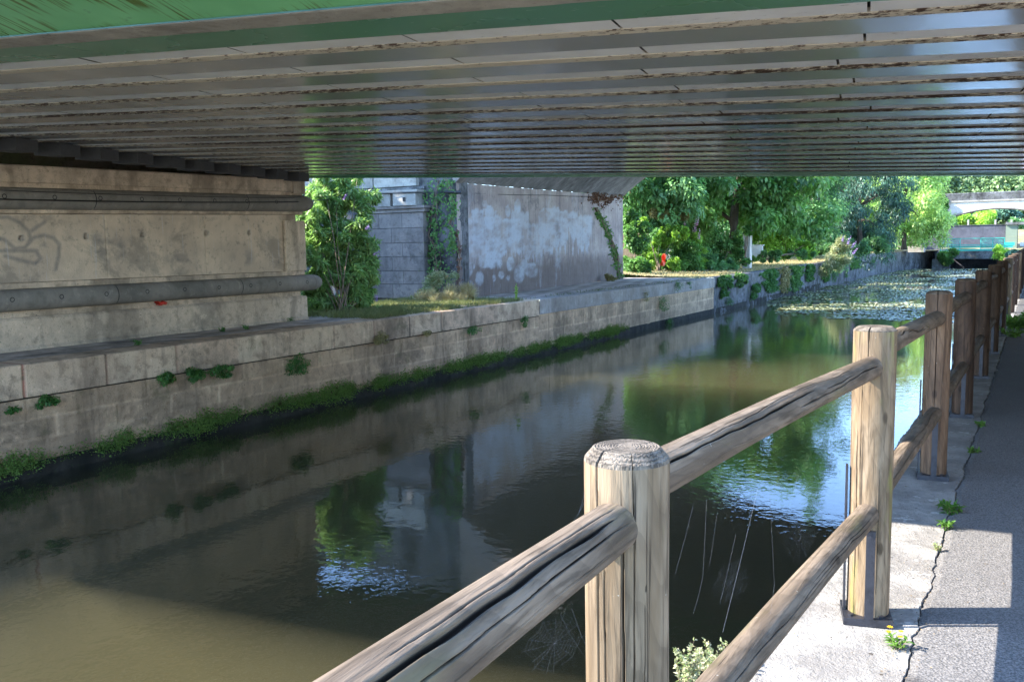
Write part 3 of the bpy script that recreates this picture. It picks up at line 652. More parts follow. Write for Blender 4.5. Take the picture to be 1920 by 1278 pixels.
prof('corner_strip', [(-1.1, 1.03), (.012, 1.03), (.022, 1.05), (.022, 2.06), (-1.1, 2.06)], M['abut'], y0=13.36, y1=Y1, tilt=0, tone=.6, dy=.1)
# right abutment, outside the frame but part of the bridge
mb = MB(); mb.box((3.4, 2.6, -.05), (4.6, 17.4, 2.36)); ro = mb.build('bridge_abutment', M['abut'], None, (0, 0, 0)); tag(ro, 'plain concrete abutment of the road bridge beside the towpath', 'abutment')

# ================================================================== OLD ARCH BRIDGE
OO = (-14.5, 28, 0); ob = empty('arch_bridge', OO, 'wide old masonry arch bridge with an overpainted wall, just beyond the road bridge', 'bridge')
def S(v): v = np.asarray(v, float); return np.stack([-13.93-1.37*v, 20.9+15.13*v, 3.27+.31*v], -1)
vs = np.linspace(0, 1, 300); us = np.linspace(0, 1, 70); V_, U_ = np.meshgrid(vs, us, indexing='ij'); P_ = S(V_); P_[..., 2] *= U_
pxx, pyy = pxgrid(P_)
ppx = (pxx-540)/.3646; ppy = (pyy-300)/.3646
nv = lambda f, sd: np.array([mnoise.fractal(Vector((a*f, b*f, sd)), .8, 2.1, 4) for a, b in zip((ppx/100).ravel(), (ppy/100).ravel())]).reshape(ppx.shape)
n1 = nv(1.5, 1); n2 = nv(4, 2); drip = np.array([mnoise.fractal(Vector((a*.055, b*.004, 5)), .7, 2.2, 4) for a, b in zip(ppx.ravel(), ppy.ravel())]).reshape(ppx.shape)
mk = np.zeros(ppx.shape)
def rect(x0, x1, y0, y1, s=10, v=1.0, dr=22):
    global mk
    a = np.clip((ppx-x0+n2*6)/s+.5, 0, 1)*np.clip((x1-ppx+n2*6)/s+.5, 0, 1)*np.clip((ppy-y0+n2*14+n1*12)/s+.5, 0, 1)*np.clip((y1-ppy+drip*dr*2+n2*8)/s+.5, 0, 1)
    mk = np.maximum(mk, a*v)
def ell(cx_, cy_, rx, ry, v=.85):
    global mk
    mk = np.maximum(mk, v*np.clip((1.08-np.hypot((ppx-cx_+n2*3)/rx, (ppy-cy_+n2*4)/ry))/.16, 0, 1))
rect(905, 1010, 310, 540, v=.8); rect(945, 1005, 255, 420, v=.85); rect(918, 965, 460, 540, v=.75); rect(1010, 1100, 290, 535, v=.95); rect(1058, 1092, 272, 330); rect(1100, 1200, 305, 480, v=.9)
rect(1150, 1238, 262, 470, v=.65); rect(1200, 1290, 330, 510, v=.55, dr=34); rect(1290, 1400, 255, 470, v=.75, dr=34); rect(1396, 1490, 262, 430, v=.75, dr=34); rect(1480, 1562, 290, 455, v=.7, dr=38); rect(1375, 1400, 470, 600, v=.4, dr=90); rect(1280, 1310, 450, 600, v=.3, dr=90)
for e in ((1035, 270, 24, 36, .9), (1012, 225, 14, 18, .4), (1130, 262, 14, 30, .7), (1154, 282, 8, 20, .6), (1180, 238, 18, 40, .95), (1010, 520, 36, 34, .85), (1050, 525, 30, 32, .95), (1145, 535, 22, 38, .85), (1215, 540, 20, 30, .6), (1188, 585, 28, 46, .75), (1250, 565, 36, 38, .6), (985, 608, 22, 36, .62), (925, 562, 26, 42, .5), (938, 643, 15, 22, .4), (1098, 590, 15, 20, .7), (1061, 608, 9, 15, .7), (1133, 606, 10, 15, .6)): ell(*e)
for x, y0, y1 in ((905, 120, 700), (1290, 150, 260), (1340, 150, 260), (930, 130, 280), (1480, 150, 300), (1060, 560, 650)):
    mk = np.maximum(mk, .3*np.clip(1-np.abs(ppx-x+drip*25)/9, 0, 1)*((ppy > y0) & (ppy < y1)))
M['wall_painted'] = m_painted('grey barrel wall with overpainted patches', (0.444, 0.37, 0.319), (0.338, 0.272, 0.242), (.52, .56, .60), (.09, .085, .09), .88, .45, .55, low=(.13, .095, .08))
P_[..., 0] -= .006*nv(2.0, 9)*2
mk = mk*np.clip(.78+n1*.9+n2*.5, .25, 1.)*np.clip(1-.8*np.clip(nv(9, 12)*1.4-.35, 0, 1), 0, 1)
MB().grid(P_, tone=np.clip(mk, 0, 1)).build('painted_wall', M['wall_painted'], ob, OO)
# barrel
SP, RI = 18.5, 3.2; RAD = (SP*SP/4+RI*RI)/(2*RI); half = math.asin(SP/2/RAD)
def arc(v, f, dr=0.):     # f 0..1 left to right
    s0 = S(v); th = -half+2*half*f; x = s0[..., 0]+SP/2+(RAD+dr)*np.sin(th); z = s0[..., 2]+(RAD+dr)*np.cos(th)-RAD*math.cos(half)
    return np.stack([x, s0[..., 1], z], -1)
vv = np.linspace(0, 1, 160); ff = np.linspace(0, 1, 60); Vv, Ff = np.meshgrid(vv, ff, indexing='ij')
P_ = arc(Vv, Ff); strip = np.floor((Vv*15.2+Ff*19*.55)/.16).astype(int); tb = nr.random(400); ton = tb[strip % 400]
P_[..., 2] += (tb[(strip+5) % 400]-.5)*.02
MB().grid(P_, tone=ton).build('barrel', M['barrel'], ob, OO)
for v, s_ in ((0., 1), (1., -1)):
    ff = np.linspace(0, 1, 50); a = arc(np.full(50, v), ff); r1 = arc(np.full(50, v), ff, .35); b = a.copy(); b[:, 2] = 8.0
    a2, r2 = a.copy(), r1.copy(); a2[:, 1] -= .05*s_; r2[:, 1] -= .05*s_; a3 = a.copy(); a3[:, 1] += .3*s_
    mb = MB(); mb.grid(np.array([r1, b]), tone=.5); mb.build('spandrel', M['stone_grey'], ob, OO)
    mb = MB(); mb.grid(np.array([a3, a2, r2, r1]), tone=.7); mb.build('arch_ring', M['stone_grey'], ob, OO)
mb = MB(); mb.add([S(0.)*[1, 1, 0]+[0, 0, 8], S(1.)*[1, 1, 0]+[0, 0, 8], S(1.)*[1, 1, 0]+[SP, 0, 8], S(0.)*[1, 1, 0]+[SP, 0, 8]], [(0, 1, 2, 3)])
for v in (0., 1.):
    q = S(v); mb.box((q[0]-8, q[1]-.2 if v else q[1]-.1, 7.9), (q[0]+SP+3, q[1]+.1 if v else q[1]+.2, 8.9))
mb.build('parapet', M['stone_grey'], ob, OO)
# right hand pier of the arch (beside the towpath, beyond the frame)
mb = MB(); mb.box((4.55, 20.9, -.05), (7, 35.9, 7.9)); mb.build('pier', M['stone_grey'], ob, OO)
# near elevation of the wing wall with pilaster
yw = 21.02
mb = MB(); mb.box((-26, yw, -.05), (-13.95, yw+.5, 5.9)); mb.box((-26, yw-.10, 3.16), (-15.05, yw-.002, 3.24), tone=.8)
mb.build('wing_wall', M['quay_dark'], ob, OO)
mb = MB()
zc = [0, .42, .80, 1.22, 1.62, 2.05, 2.50]
for i in range(len(zc)-1):
    xs_ = [-17.2, -16.15, -14.98] if i % 2 == 0 else [-17.2, -16.6, -15.75, -14.98]
    for j in range(len(xs_)-1):
        mb.box((xs_[j]+.006, yw-.28+.008*rnd.random(), zc[i]+.006), (xs_[j+1]-.006, yw-.003, zc[i+1]-.006), tone=rnd.uniform(.3, .75))
mb.build('pilaster', M['stone_grey'], ob, OO)
mb = MB(); mb.box((-17.3, yw-.33, 2.50), (-14.9, yw-.004, 2.60), tone=.6); mb.box((-17.35, yw-.40, 2.605), (-14.85, yw-.004, 2.68), tone=.5)
mb.build('string_course', M['stone_grey'], ob, OO)
M['lightstone'] = m_concrete('light coping stone', (.33, .31, .27), (.25, .235, .205), (.10, .09, .08), .4, .3, tonevar=.4)
mb = MB(); mb.box((-17.3, yw-.42, 2.685), (-16.05, yw-.004, 3.05), tone=.6); mb.box((-15.93, yw-.44, 2.685), (-15.12, yw-.004, 3.05), tone=.8); mb.box((-17.3, yw-.46, 3.055), (-15.05, yw-.004, 3.13), tone=.9)
mb.build('cornice_stone', M['lightstone'], ob, OO)
mb = MB(); mb.box((-22, yw-.14, 3.26), (-19.0, yw-.004, 3.9), tone=.85); mb.box((-18.96, yw-.14, 3.26), (-16.9, yw-.004, 3.9), tone=.6); mb.box((-16.86, yw-.14, 3.26), (-15.3, yw-.004, 3.9), tone=.9)
mb.build('parapet_block', M['lightstone'], ob, OO)
mb = MB(); mb.box((-15.56, yw-.46, 2.80), (-15.48, yw-.438, 2.92)); mb.build('drain_hole', M['black'], ob, OO)
mb = MB(); mb.tube([(-13.9, 20.86, 0), (-13.9, 20.84, 1.5)], .02, 6); mb.build('pipe', M['black'], ob, OO)

# ================================================================== TIMBER FENCE
def log_mesh(length, r, cracks, seed, res_l=.012, nth=200, chamfer=0.0, taper=0., wob=.02, bottomcap=True, bend=0.):
    """log along local z, from 0 to length; cracks: (theta0, z0, z1, halfwidth m, depth m, wander)"""
    zs = list(np.linspace(0, length-chamfer, max(3, int((length-chamfer)/res_l))))
    Z = np.array(zs); th = np.linspace(0, 2*math.pi, nth, endpoint=False); TH, ZZ = np.meshgrid(th, Z, indexing='ij')
    fr = lambda a, b, c: mnoise.noise(Vector((a, b, c)))
    base = np.array([[fr(math.cos(t_)*1.1+seed, math.sin(t_)*1.1, z*1.6) for z in Z[::6]] for t_ in th[::8]])
    bi = np.array([np.interp(np.arange(nth), np.arange(0, nth, 8), base[:, j], period=nth) for j in range(base.shape[1])]).T
    bz = np.array([np.interp(Z, Z[::6], bi[i]) for i in range(nth)])
    Rr = r*(1-taper*ZZ/length)*(1+wob*2*bz); T = np.zeros_like(Rr)
    for (t0_, z0_, z1_, hw, dp, wd) in cracks:
        path = t0_+np.array([wd*fr(z*2.0, seed*3.1, t0_)+.25*wd*fr(z*9., seed, 1.) for z in Z])
        hw *= .72
        prof_ = np.clip(np.minimum((Z-z0_)/.12, (z1_-Z)/.12), 0, 1)**.6*np.array([.75+.5*fr(z*6, t0_, 4.) for z in Z])
        dth = (TH-path[None]+math.pi) % (2*math.pi)-math.pi; dist = np.abs(dth)*r
        g_ = np.clip(1-dist/(hw*prof_[None]+1e-6), 0, 1)*(prof_[None] > .02)
        Rr = Rr-dp*np.minimum(1, g_*1.6)*np.clip(prof_[None], 0, 1); T = np.maximum(T, np.clip(g_*2.5, 0, 1)*.95)
        Rr = Rr+.0015*np.clip(1-np.abs(dist-hw*1.3)/(.006), 0, 1)*prof_[None]
    X = Rr*np.cos(TH)+bend*np.sin(ZZ/length*math.pi)*r; Y = Rr*np.sin(TH)
    P_ = np.stack([X, Y, ZZ], -1)
    P_ = np.concatenate([P_, P_[:1]], 0); T = np.concatenate([T, T[:1]], 0)
    mb = MB(); mb.grid(P_, tone=T)
    e = P_[:, -1]; te = T[:, -1]
    if chamfer:
        rings = [e]; tt = [te]
        for f_, dz in ((.985, chamfer*.25), (.80, chamfer*.92), (.76, chamfer)):
            q = e.copy(); q[:, :2] *= f_; q[:, 2] = length-chamfer+dz; rings.append(q); tt.append(te)
        for f_ in (.45, .15, .0):
            q = e.copy(); q[:, :2] *= .76*f_/1.; q[:, 2] = length+.0015*np.array([fr(a*60, b*60, 0) for a, b in q[:, :2]]); rings.append(q); tt.append(te*.9*(f_ > 0))
        mb.grid(np.array(rings).transpose(1, 0, 2), tone=np.array(tt).T, mi=1)
    else:
        q = e.copy(); q[:, :2] *= 0; mb.grid(np.array([e, q]).transpose(1, 0, 2), tone=np.array([te, te]).T, mi=1)
    b = P_[:, 0]; q = b.copy(); q[:, :2] *= 0; mb.grid(np.array([q, b]).transpose(1, 0, 2), tone=.3, mi=1)
    me_o = mb.build('tmp', [M['wood_pale'], M['wood_grain']], None, (0, 0, 0), False); me = me_o.data; bpy.data.objects.remove(me_o)
    me.polygons.foreach_set('use_smooth', [len(p_.vertices) > 0 and p_.material_index == 0 for p_ in me.polygons]); return me
post_y = [1.37, 3.53, 5.89, 8.08, 10.45, 12.75, 15.2, 17.6, 20.0, 22.4, 24.8, 27.2, 29.6, 32.0, 34.4, 36.8, 39.2, 41.6, 44, 46.4]
FO = Vector((-.5, 3, 0)); fence = empty('wooden_fence', FO, 'weathered round timber post and rail fence along the edge of the towpath', 'fence')
def put(me, name, parent, M4):
    o = bpy.data.objects.new(name, me); col.objects.link(o); o.parent = parent; o.matrix_local = M4; return o
pr = .073
sa = lambda deg: R(deg)
postmeshes = []
pm = {}
pm[0] = log_mesh(1.098, .0725, [(sa(-108), .40, 1.2, .0042, .035, .10), (sa(-72), -.2, 1.02, .0022, .02, .12), (sa(-97), -.2, .93, .0026, .02, .10), (sa(-58), .1, 1.11, .0022, .015, .10), (sa(-40), -.1, .9, .0014, .01, .2), (sa(-130), -.1, .5, .0014, .008, .2), (sa(60), 0, 1.2, .004, .03, .1)], 1, .006, 360, .024, 0.0, .02)
pm[1] = log_mesh(1.122, .0765, [(sa(-99), .99, 1.3, .0040, .035, .02), (sa(-122), -.1, .80, .0042, .03, .08), (sa(-112), .2, .95, .0020, .015, .05), (sa(-60), .0, .6, .0016, .01, .1)], 2, .008, 300, .016, 0.0, .015)
pm[2] = log_mesh(1.135, .0745, [(sa(-90), .05, 1.3, .0036, .03, .04), (sa(-60), .1, .7, .0016, .01, .15), (sa(-120), .3, .9, .0014, .01, .15)], 3, .012, 240, .018, 0.0, .012)
for k in (3, 4): pm[k] = log_mesh(1.125, .078, [(sa(-95+20*k), .1, 1.2, .003, .03, .1), (sa(-60), .1, .7, .002, .01, .15)], 3+k, .03, 120, .018, 0.0, .015)
mats_for = {0: 'wood_pale', 1: 'wood_pale', 2: 'wood_brown'}
for k in pm:
    m_ = mats_for.get(k, 'wood_dark'); pm[k].materials[0] = M[m_]
M['wood_graindark'] = m_endgrain('dark end grain', (.16, .11, .07), (.03, .02, .015))
for k in (2, 3, 4): pm[k].materials[1] = M['wood_graindark']
tops = {}
for i, y in enumerate(post_y):
    x = fx(y); me = pm[i] if i < 3 else pm[3+i % 2]
    if i in (7, 10, 13): me = pm[1]
    o = put(me, 'post', fence, Matrix.Translation(Vector((x, y, 0.012))-FO) @ Matrix.Rotation(0 if i < 3 else i*1.3, 4, 'Z') @ Matrix.Rotation(R([0, .0, -.1, .5, -.4, .2, .6][i % 7]), 4, 'Y'))
# steel shoes
def shoe_mesh():
    mb = MB(); a = .088
    mb.box((-a, -a, 0.0), (a, a, .028)); me = mb.build('tmp', M['black_steel']); m1 = me.data; bpy.data.objects.remove(me)
    mb = MB(); mb.box((-.014, -.088, .0285), (.018, -.079, .37)); me = mb.build('tmp', M['black_steel']); m2 = me.data; bpy.data.objects.remove(me)
    mb = MB(); mb.box((-.084, -.012, .0285), (-.077, .022, .60)); me = mb.build('tmp', M['black_steel']); m3 = me.data; bpy.data.objects.remove(me)
    mb = MB(); mb.tube([(0, 0, 0), (0, 0, .007)], .011, 6); me = mb.build('tmp', M['black_steel'], smooth=False); m4 = me.data; bpy.data.objects.remove(me)
    return m1, m2, m3, m4
s1, s2, s3, s4 = shoe_mesh()
for i, y in enumerate(post_y[:8]):
    x = fx(y); rot = {1: R(14)}.get(i, R(8))
    B = Matrix.Translation(Vector((x-.004, y-.015, 0.002))-FO) @ Matrix.Rotation(rot, 4, 'Z')
    bp = put(s1, 'base_plate', fence, B)
    for q in ((-.06, -.06), (.05, -.06)): put(s4, 'bolt', bp, Matrix.Translation((q[0], q[1], .028)))
    put(s2, 'steel_strap', fence, B); put(s3, 'steel_strap', fence, B)
# rails
def rail(y0, z0, y1, z1, r, seed, cracks, mat='wood_rail', hi=False, ext=.0, x0=None, x1=None):
    a = Vector((fx(y0) if x0 is None else x0, y0, z0)); b = Vector((fx(y1) if x1 is None else x1, y1, z1)); d = (b-a); Ln = d.length; d.normalize()
    me = log_mesh(Ln, r, cracks, seed, .010 if hi else .03, 260 if hi else 90, 0, 0, .03, bend=.12)
    me.materials[0] = M[mat]
    rot = d.to_track_quat('Z', 'Y').to_matrix().to_4x4()
    # local x axis should point up so that crack angles are measured from the top
    lx = (Vector((0, 0, 1))-d*d.z).normalized(); ly = d.cross(lx)
    Mx = Matrix(((lx.x, ly.x, d.x, a.x-FO.x), (lx.y, ly.y, d.y, a.y-FO.y), (lx.z, ly.z, d.z, a.z-FO.z), (0, 0, 0, 1)))
    return put(me, 'rail', fence, Mx)
# crack angle: 0 = top, +90 = the side towards the path
crk = lambda *c: list(c)
top_z = [1.00, 1.03, .995, 1.00, .99, 1.0, 1.0]
q0 = onz(745, 1278, 1.045); q1 = Vector((-.577, 1.325, .99)); dq = (Vector(q0.tolist())-q1); q2 = q1+dq*((1.325+1.3)/(1.325-q0[1]))
rail(-1.3, q2.z, 1.335, .985, .0415, 11, [(R(38), .2, 2.56, .0075, .022, .35), (R(66), .8, 2.6, .0026, .014, .25), (R(95), .9, 2.5, .0018, .01, .3), (R(20), 1.9, 2.6, .002, .012, .2), (R(118), 1.2, 2.5, .0014, .008, .3)], hi=True, x0=q2.x, x1=-.577)
rail(1.42, 1.035, 3.48, .985, .0415, 12, [(R(52), .0, 1.1, .0055, .022, .35), (R(75), .9, 2.0, .0042, .018, .35), (R(60), 1.2, 1.6, .0028, .013, .3), (R(30), .2, 1.6, .0018, .01, .3), (R(98), .3, 1.8, .0016, .008, .3)], hi=True)
rail(3.60, 1.035, 5.85, .985, .044, 13, [(R(50+12*i), .35+.22*i, .75+.22*i, .004, .016, .9) for i in range(6)], hi=True)
rail(1.42, .475, 3.48, .425, .043, 14, [(R(70), .1, 1.9, .0024, .014, .4), (R(95), .5, 1.5, .0016, .01, .3), (R(55), 1.1, 2.0, .0018, .01, .3)], hi=True)
rail(3.60, .455, 5.85, .405, .044, 15, [(R(60), .1, 1.5, .0022, .012, .3), (R(30), .7, 2.1, .0018, .01, .3)], hi=True)
rail(-1.3, .47, 1.335, .44, .043, 16, [(R(60), .1, 2.5, .002, .01, .3)], x0=q2.x, x1=-.577)
rm1 = None
for i in range(2, 16):
    y0, y1 = post_y[i]+.05, post_y[i+1]-.05
    for zz in ((1.0, .99), (.44, .42)):
        rail(y0, zz[0], y1, zz[1], .044, 20+i, [(R(60+i*9), .1, 1.9, .003, .014, .4), (R(20+i*7), .5, 1.5, .002, .01, .3)])
y = -1.3; put(pm[1], 'post', fence, Matrix.Translation(Vector((q2.x, y, 0.012))-FO))

# ================================================================== CABLES
def cable(pts, r, label):
    pts = [np.array(p) for p in pts]; out = []
    for a, b in zip(pts[:-1], pts[1:]):
        for u in np.linspace(0, 1, 14)[:-1]: q = a+(b-a)*u; q[2] -= .004*np.linalg.norm(b-a)*4*u*(1-u); out.append(q)
    out.append(pts[-1]); mb = MB(); mb.tube(out, r, 6)
    o = mb.build('cable', M['cable'], None, tuple(out[0])); tag(o, label, 'cable', 'cables strung past the abutment')
cable([onx(-60, 372, -12.95), onx(558, 378.5, -12.95), ony(686, 362, 20.4), ony(848, 360, 20.7), S(.42)+[.02, 0, -.18], S(.999)+[.03, 0, .0]], .011, 'thicker black cable, lower of two across the front of the upper concrete roll')
cable([onx(-60, 354, -12.95), onx(552, 371, -12.95), ony(700, 360, 20.4), ony(848, 358, 20.7)], .005, 'thin black cable, upper of two across the front of the upper concrete roll')
mb = MB(); mb.tube([ony(834, 360, 20.7), ony(866, 361, 20.7)], .045, 8); mb.build('cable_clamp', M['cable'])
tag(bpy.data.objects['cable_clamp'], 'black cable joint box at the corner of the painted wall', 'clamp')

# ================================================================== FAR END: LOCK BRIDGE
fb = empty('lock_footbridge', (-4.8, 104, .3), 'small concrete footbridge with teal metal railings across the end of the canal', 'footbridge')
bo = (-4.8, 104, .3)
mb = MB(); mb.box((-8.3, 103.6, -.52), (-1.0, 105.2, .30)); mb.build('deck_beam', M['quay_dark'], fb, bo)
mb = MB(); mb.box((-8.6, 103.5, -1.7), (-6.9, 105.3, -.525)); mb.build('abutment_block', M['quay_dark'], fb, bo)
mb = MB(); mb.box((-1.9, 103.5, -1.7), (-.6, 105.3, -.525)); mb.build('abutment_block', M['quay_dark'], fb, bo)
for x in (-7.85, -6.0, -4.1, -3.0, -1.95): 
    mb = MB(); mb.box((x-.035, 103.66, .305), (x+.035, 103.73, 1.62)); mb.build('railing_post', M['teal'], fb, bo)
for z in (.38, .93, 1.60):
    mb = MB(); mb.box((-7.9, 103.60, z-.035), (-1.9, 103.655, z+.035)); mb.build('railing_rail', M['teal'], fb, bo)
mb = MB(); mb.box((-7.0, 104.4, .62), (-1.2, 104.9, .80)); mb.box((-2.0, 104.35, .81), (-1.05, 104.95, 1.15)); mb.build('walkway_beam', M['teal'], fb, bo)
mb = MB(); mb.box((-7.0, 103.58, .31), (-2.0, 103.598, .50)); mb.build('kick_plate', M['teal'], fb, bo)
def m_mesh():
    k = NT('teal wire mesh'); p = k.pos(); b = k.n('ShaderNodeBsdfPrincipled'); b.inputs['Base Color'].default_value = (.05, .36, .30, 1); tr = k.n('ShaderNodeBsdfTransparent')
    mx = k.n('ShaderNodeMixShader'); mx.inputs[0].default_value = .3; k.l(tr.outputs[0], mx.inputs[1]); k.l(b.outputs[0], mx.inputs[2]); k.l(mx.outputs[0], k.out.inputs[0]); return k.m
M['mesh'] = m_mesh()
for a, b in ((-7.85, -6.0), (-4.1, -1.95)):
    mb = MB(); mb.box((a+.04, 103.68, .42), (b-.04, 103.70, 1.56)); mb.build('mesh_infill', M['mesh'], fb, bo)
# grey retaining wall behind, with the metal box
lw = MB(); lw.box((-10.4, 108, -1.8), (-1.95, 109, 3.0)); o = lw.build('lock_wall', M['slate'], None, (-6, 108, 0)); tag(o, 'dark grey concrete lock wall with splashes of sun behind the teal railings', 'wall')
lw = MB(); lw.box((-1.98, 106.6, 2.96), (1.5, 109, 3.22)); lw.box((-1.98, 107.9, 3.0), (-10.4, 109.1, 3.05)); o = lw.build('concrete_slab', M['quay_dark'], None, (-1, 108, 3)); tag(o, 'thin concrete slab lying on the green metal box and lock wall', 'slab')
bx = empty('metal_box', (-1.4, 107.4, 0), 'tall olive green metal cabinet at the right end of the lock wall', 'cabinet')
mb = MB(); mb.box((-1.94, 106.9, .5), (-.85, 107.9, 1.74)); mb.box((-1.94, 106.9, 1.76), (-.85, 107.9, 2.95)); mb.build('cabinet_door', M['olive_paint'], bx, (-1.4, 107.4, 0))
mb = MB(); mb.box((-.845, 106.85, .5), (-.80, 107.9, 2.95)); mb.build('frame', M['black_steel'], bx, (-1.4, 107.4, 0))
mb = MB(); mb.box((-.6, 108.5, .4), (.3, 109.2, 1.1)); tag(mb.build('white_block', M['white_paint'], None, (-.3, 109, .4)), 'small white block on the ground to the right of the olive cabinet', 'block')
g = MB(); g.add([(-14, 99, .42), (-8.2, 103, .40), (-8.2, 112, .42), (-14, 112, .6)], [(0, 1, 2, 3)]); g.add([(-8.2, 105.3, .3), (30, 105.3, .3), (30, 123, 2.6), (-8.2, 123, 2.6)], [(0, 1, 2, 3)])
tag(g.build('lock_side_ground', M['dry']), kind='structure')
# far arch bridge
fo = (-3, 125, 0); fa = empty('far_stone_bridge', fo, 'white plastered stone arch bridge with grey parapet beyond the lock', 'bridge')
xs = np.linspace(-10.15, 3.7, 40); cxx = -3.2; hw = 6.95; rise = 1.75; rad = (hw*hw+rise*rise)/(2*rise)
za = 3.5+np.sqrt(np.maximum(0, rad**2-(xs-cxx)**2))-(rad-rise)
top = np.full_like(xs, 6.15)
mb = MB(); f = lambda y: np.array([np.stack([xs, xs*0+y, za], -1), np.stack([xs, xs*0+y, top], -1)])
mb.grid(f(125)); mb.grid(f(129), flip=True); mb.box((-13.5, 125, 0), (-10.16, 129, 6.15)); mb.box((3.71, 125, 0), (10, 129, 6.15)); mb.build('spandrel', M['white_stone'], fa, fo)
mb = MB(); mb.grid(np.array([np.stack([xs, xs*0+125, za], -1), np.stack([xs, xs*0+129, za], -1)])); 
z2 = za+.22; mb.grid(np.array([np.stack([xs, xs*0+124.95, za-.0], -1), np.stack([xs, xs*0+124.95, z2], -1)])); mb.build('arch_ring', M['lightstone'], fa, fo)
mb = MB(); mb.box((-13.6, 124.8, 6.16), (10, 129.2, 6.36)); mb.build('cornice', M['lightstone'], fa, fo)
mb = MB(); mb.box((-13.5, 124.95, 6.37), (10, 125.35, 7.15), tone=.3); mb.box((-13.5, 124.93, 7.16), (10, 125.4, 7.3), tone=.9); mb.build('parapet', M['quay_dark'], fa, fo)

# ================================================================== VEGETATION
def at(px, py, Y): return ony(px, py, Y)
def dep(p): return float((np.asarray(p)-CAM)@_fw)
def blob(specs, sub, rs=(.28, .5)):
    """specs (px,py,rx,ry,Y[,ydepth]) in photo pixels -> clump centres and radii in metres"""
    C, Rr = [], []
    for sp in specs:
        px, py, rx, ry, Y = sp[:5]; c = at(px, py, Y); m = dep(c)/F; yd = sp[5] if len(sp) > 5 else rx*m*.8
        for i in range(sub):
            d = unit(nr.normal(size=3)); q = .35+.65*nr.random()**.5
            C.append(c+np.array([d[0]*rx*m*.95, d[1]*yd, d[2]*ry*m])*q); Rr.append(min(rx, ry)*m*nr.uniform(*rs))
    return np.array(C), np.array(Rr)
def bush(name, label, cat, specs, n, leaf, mat, sub=8, group=None, stems=6, base=None, droop=.3, part='foliage', tb=.45, rs=(.28, .5), spikes=None, flat=.9, zmin=None, inner=.4):
    C, Rr = blob(specs, sub, rs); V, Q, t = clump_leaves(C, Rr, n, leaf[0], leaf[1], droop, tonebase=tb, flat=flat, inner=inner)
    if zmin is not None: V[:, 2] = np.maximum(V[:, 2], zmin+.02*nr.random(len(V)))
    b = np.array(base) if base is not None else C[C[:, 2].argmin()]
    o = empty(name, b.tolist(), label, cat, group)
    fastmesh(part, V, Q, t, L[mat], o, b)
    if stems:
        mb = MB()
        for i in range(stems):
            tg = C[int(nr.integers(len(C)))]; mid = (b+tg)/2+np.array([nr.normal()*.05, 0, .1]); r_ = .012*max(1, dep(b)/18)
            mb.tube([b+np.array([nr.normal()*.08, nr.normal()*.08, 0]), mid, tg], [r_, r_*.8, r_*.35], 5)
        mb.build('stem', M['stem'], o, b)
    if spikes:
        for (px, py, Y, ln, dx, matn) in spikes:
            c = at(px, py, Y); m = dep(c)/F; u = np.linspace(0, 1, 5); d = np.array([dx, 0, 1.]); d /= np.linalg.norm(d)
            cc = c+d*ln*u[:, None]; V, Q, t = clump_leaves(cc, ln*.11*(1.15-u), 60, .03*max(1, dep(c)/22), .018*max(1, dep(c)/22), .0, flat=1)
            fastmesh('flower_spike', V, Q, t, M[matn], o, b)
    return o
# big shrub between the two bridges
sp = [(600, 395, 42, 60, 16.2), (640, 375, 44, 45, 16.6), (655, 430, 45, 40, 16.4), (610, 470, 48, 60, 16.0), (655, 495, 40, 45, 16.2), (610, 540, 44, 45, 15.6), (660, 555, 40, 38, 16.2), (690, 372, 26, 22, 16.8), (630, 330, 50, 35, 16.6), (597, 575, 30, 22, 15.2), (700, 588, 22, 12, 16.3), (588, 430, 26, 50, 15.6), (590, 510, 26, 50, 15.3), (635, 585, 44, 14, 15.6), (675, 470, 34, 40, 16.6), (680, 520, 28, 40, 16.5)]
bush('flowering_shrub', 'large sunlit shrub with long leaves and small lilac flower spikes, growing between the two bridges', 'shrub', sp, 34000, (.15, .042), 'buddleia', 16, stems=16, base=onz(640, 588, 0), droop=.45, zmin=.02, tb=.6, rs=(.16, .32), inner=.2,
     spikes=[(645, 372, 16, .16, .8, 'lilac'), (688, 428, 16, .15, 1, 'lilac'), (702, 477, 16.2, .15, 1.5, 'lilac'), (706, 562, 16, .12, .2, 'lilac'), (585, 450, 15.8, .12, .1, 'lilac')])
# grass mound at the old bridge
bush('dry_grass_clump', 'sunlit clump of dry straw coloured grass on the quay beside the painted wall', 'grass clump', [(845, 560, 34, 16, 19.6), (875, 557, 18, 12, 20.0), (800, 566, 26, 10, 19)], 4200, (.26, .012), 'drygrass', 8, stems=0, droop=-.9, zmin=.0)
bush('weed_bush', 'pale green leafy weed above the dry grass at the corner of the painted wall', 'weed', [(805, 545, 22, 14, 19.8), (820, 525, 18, 18, 20.0), (790, 560, 16, 14, 19.6), (845, 520, 14, 10, 20.2)], 2600, (.07, .03), 'pellitory', 8, stems=10, droop=-.1, tb=.3)
def blades(name, region, n, h, mat, label=None, kind='stuff', wd=.008):
    C = []
    while len(C) < n:
        Y = nr.uniform(*region[1]); u = nr.random()
        x = region[0](Y, u); z = region[2](Y, x)
        if mnoise.noise(Vector((x*1.3, Y*1.3, 3)))+nr.random()*.6 > .15: C.append((x, Y, z))
    C = np.array(C); D_ = unit(np.stack([nr.normal(size=n)*.4, nr.normal(size=n)*.4, np.ones(n)], -1)); Nn = rdir(n)
    V, Q, t = leaves(C, D_, Nn, h*nr.uniform(.5, 1.3, n), wd, np.clip(nr.normal(.5, .25, n), 0, 1), .1, .3)
    o = fastmesh(name, V, Q, t, L[mat]); return tag(o, label, None, None, kind)
blades('quay_grass', (lambda Y, u: xq(Y)-.12-u*3.4, (14.2, 20.6), lambda Y, x: 0.0), 24000, .13, 'grass', wd=.012)
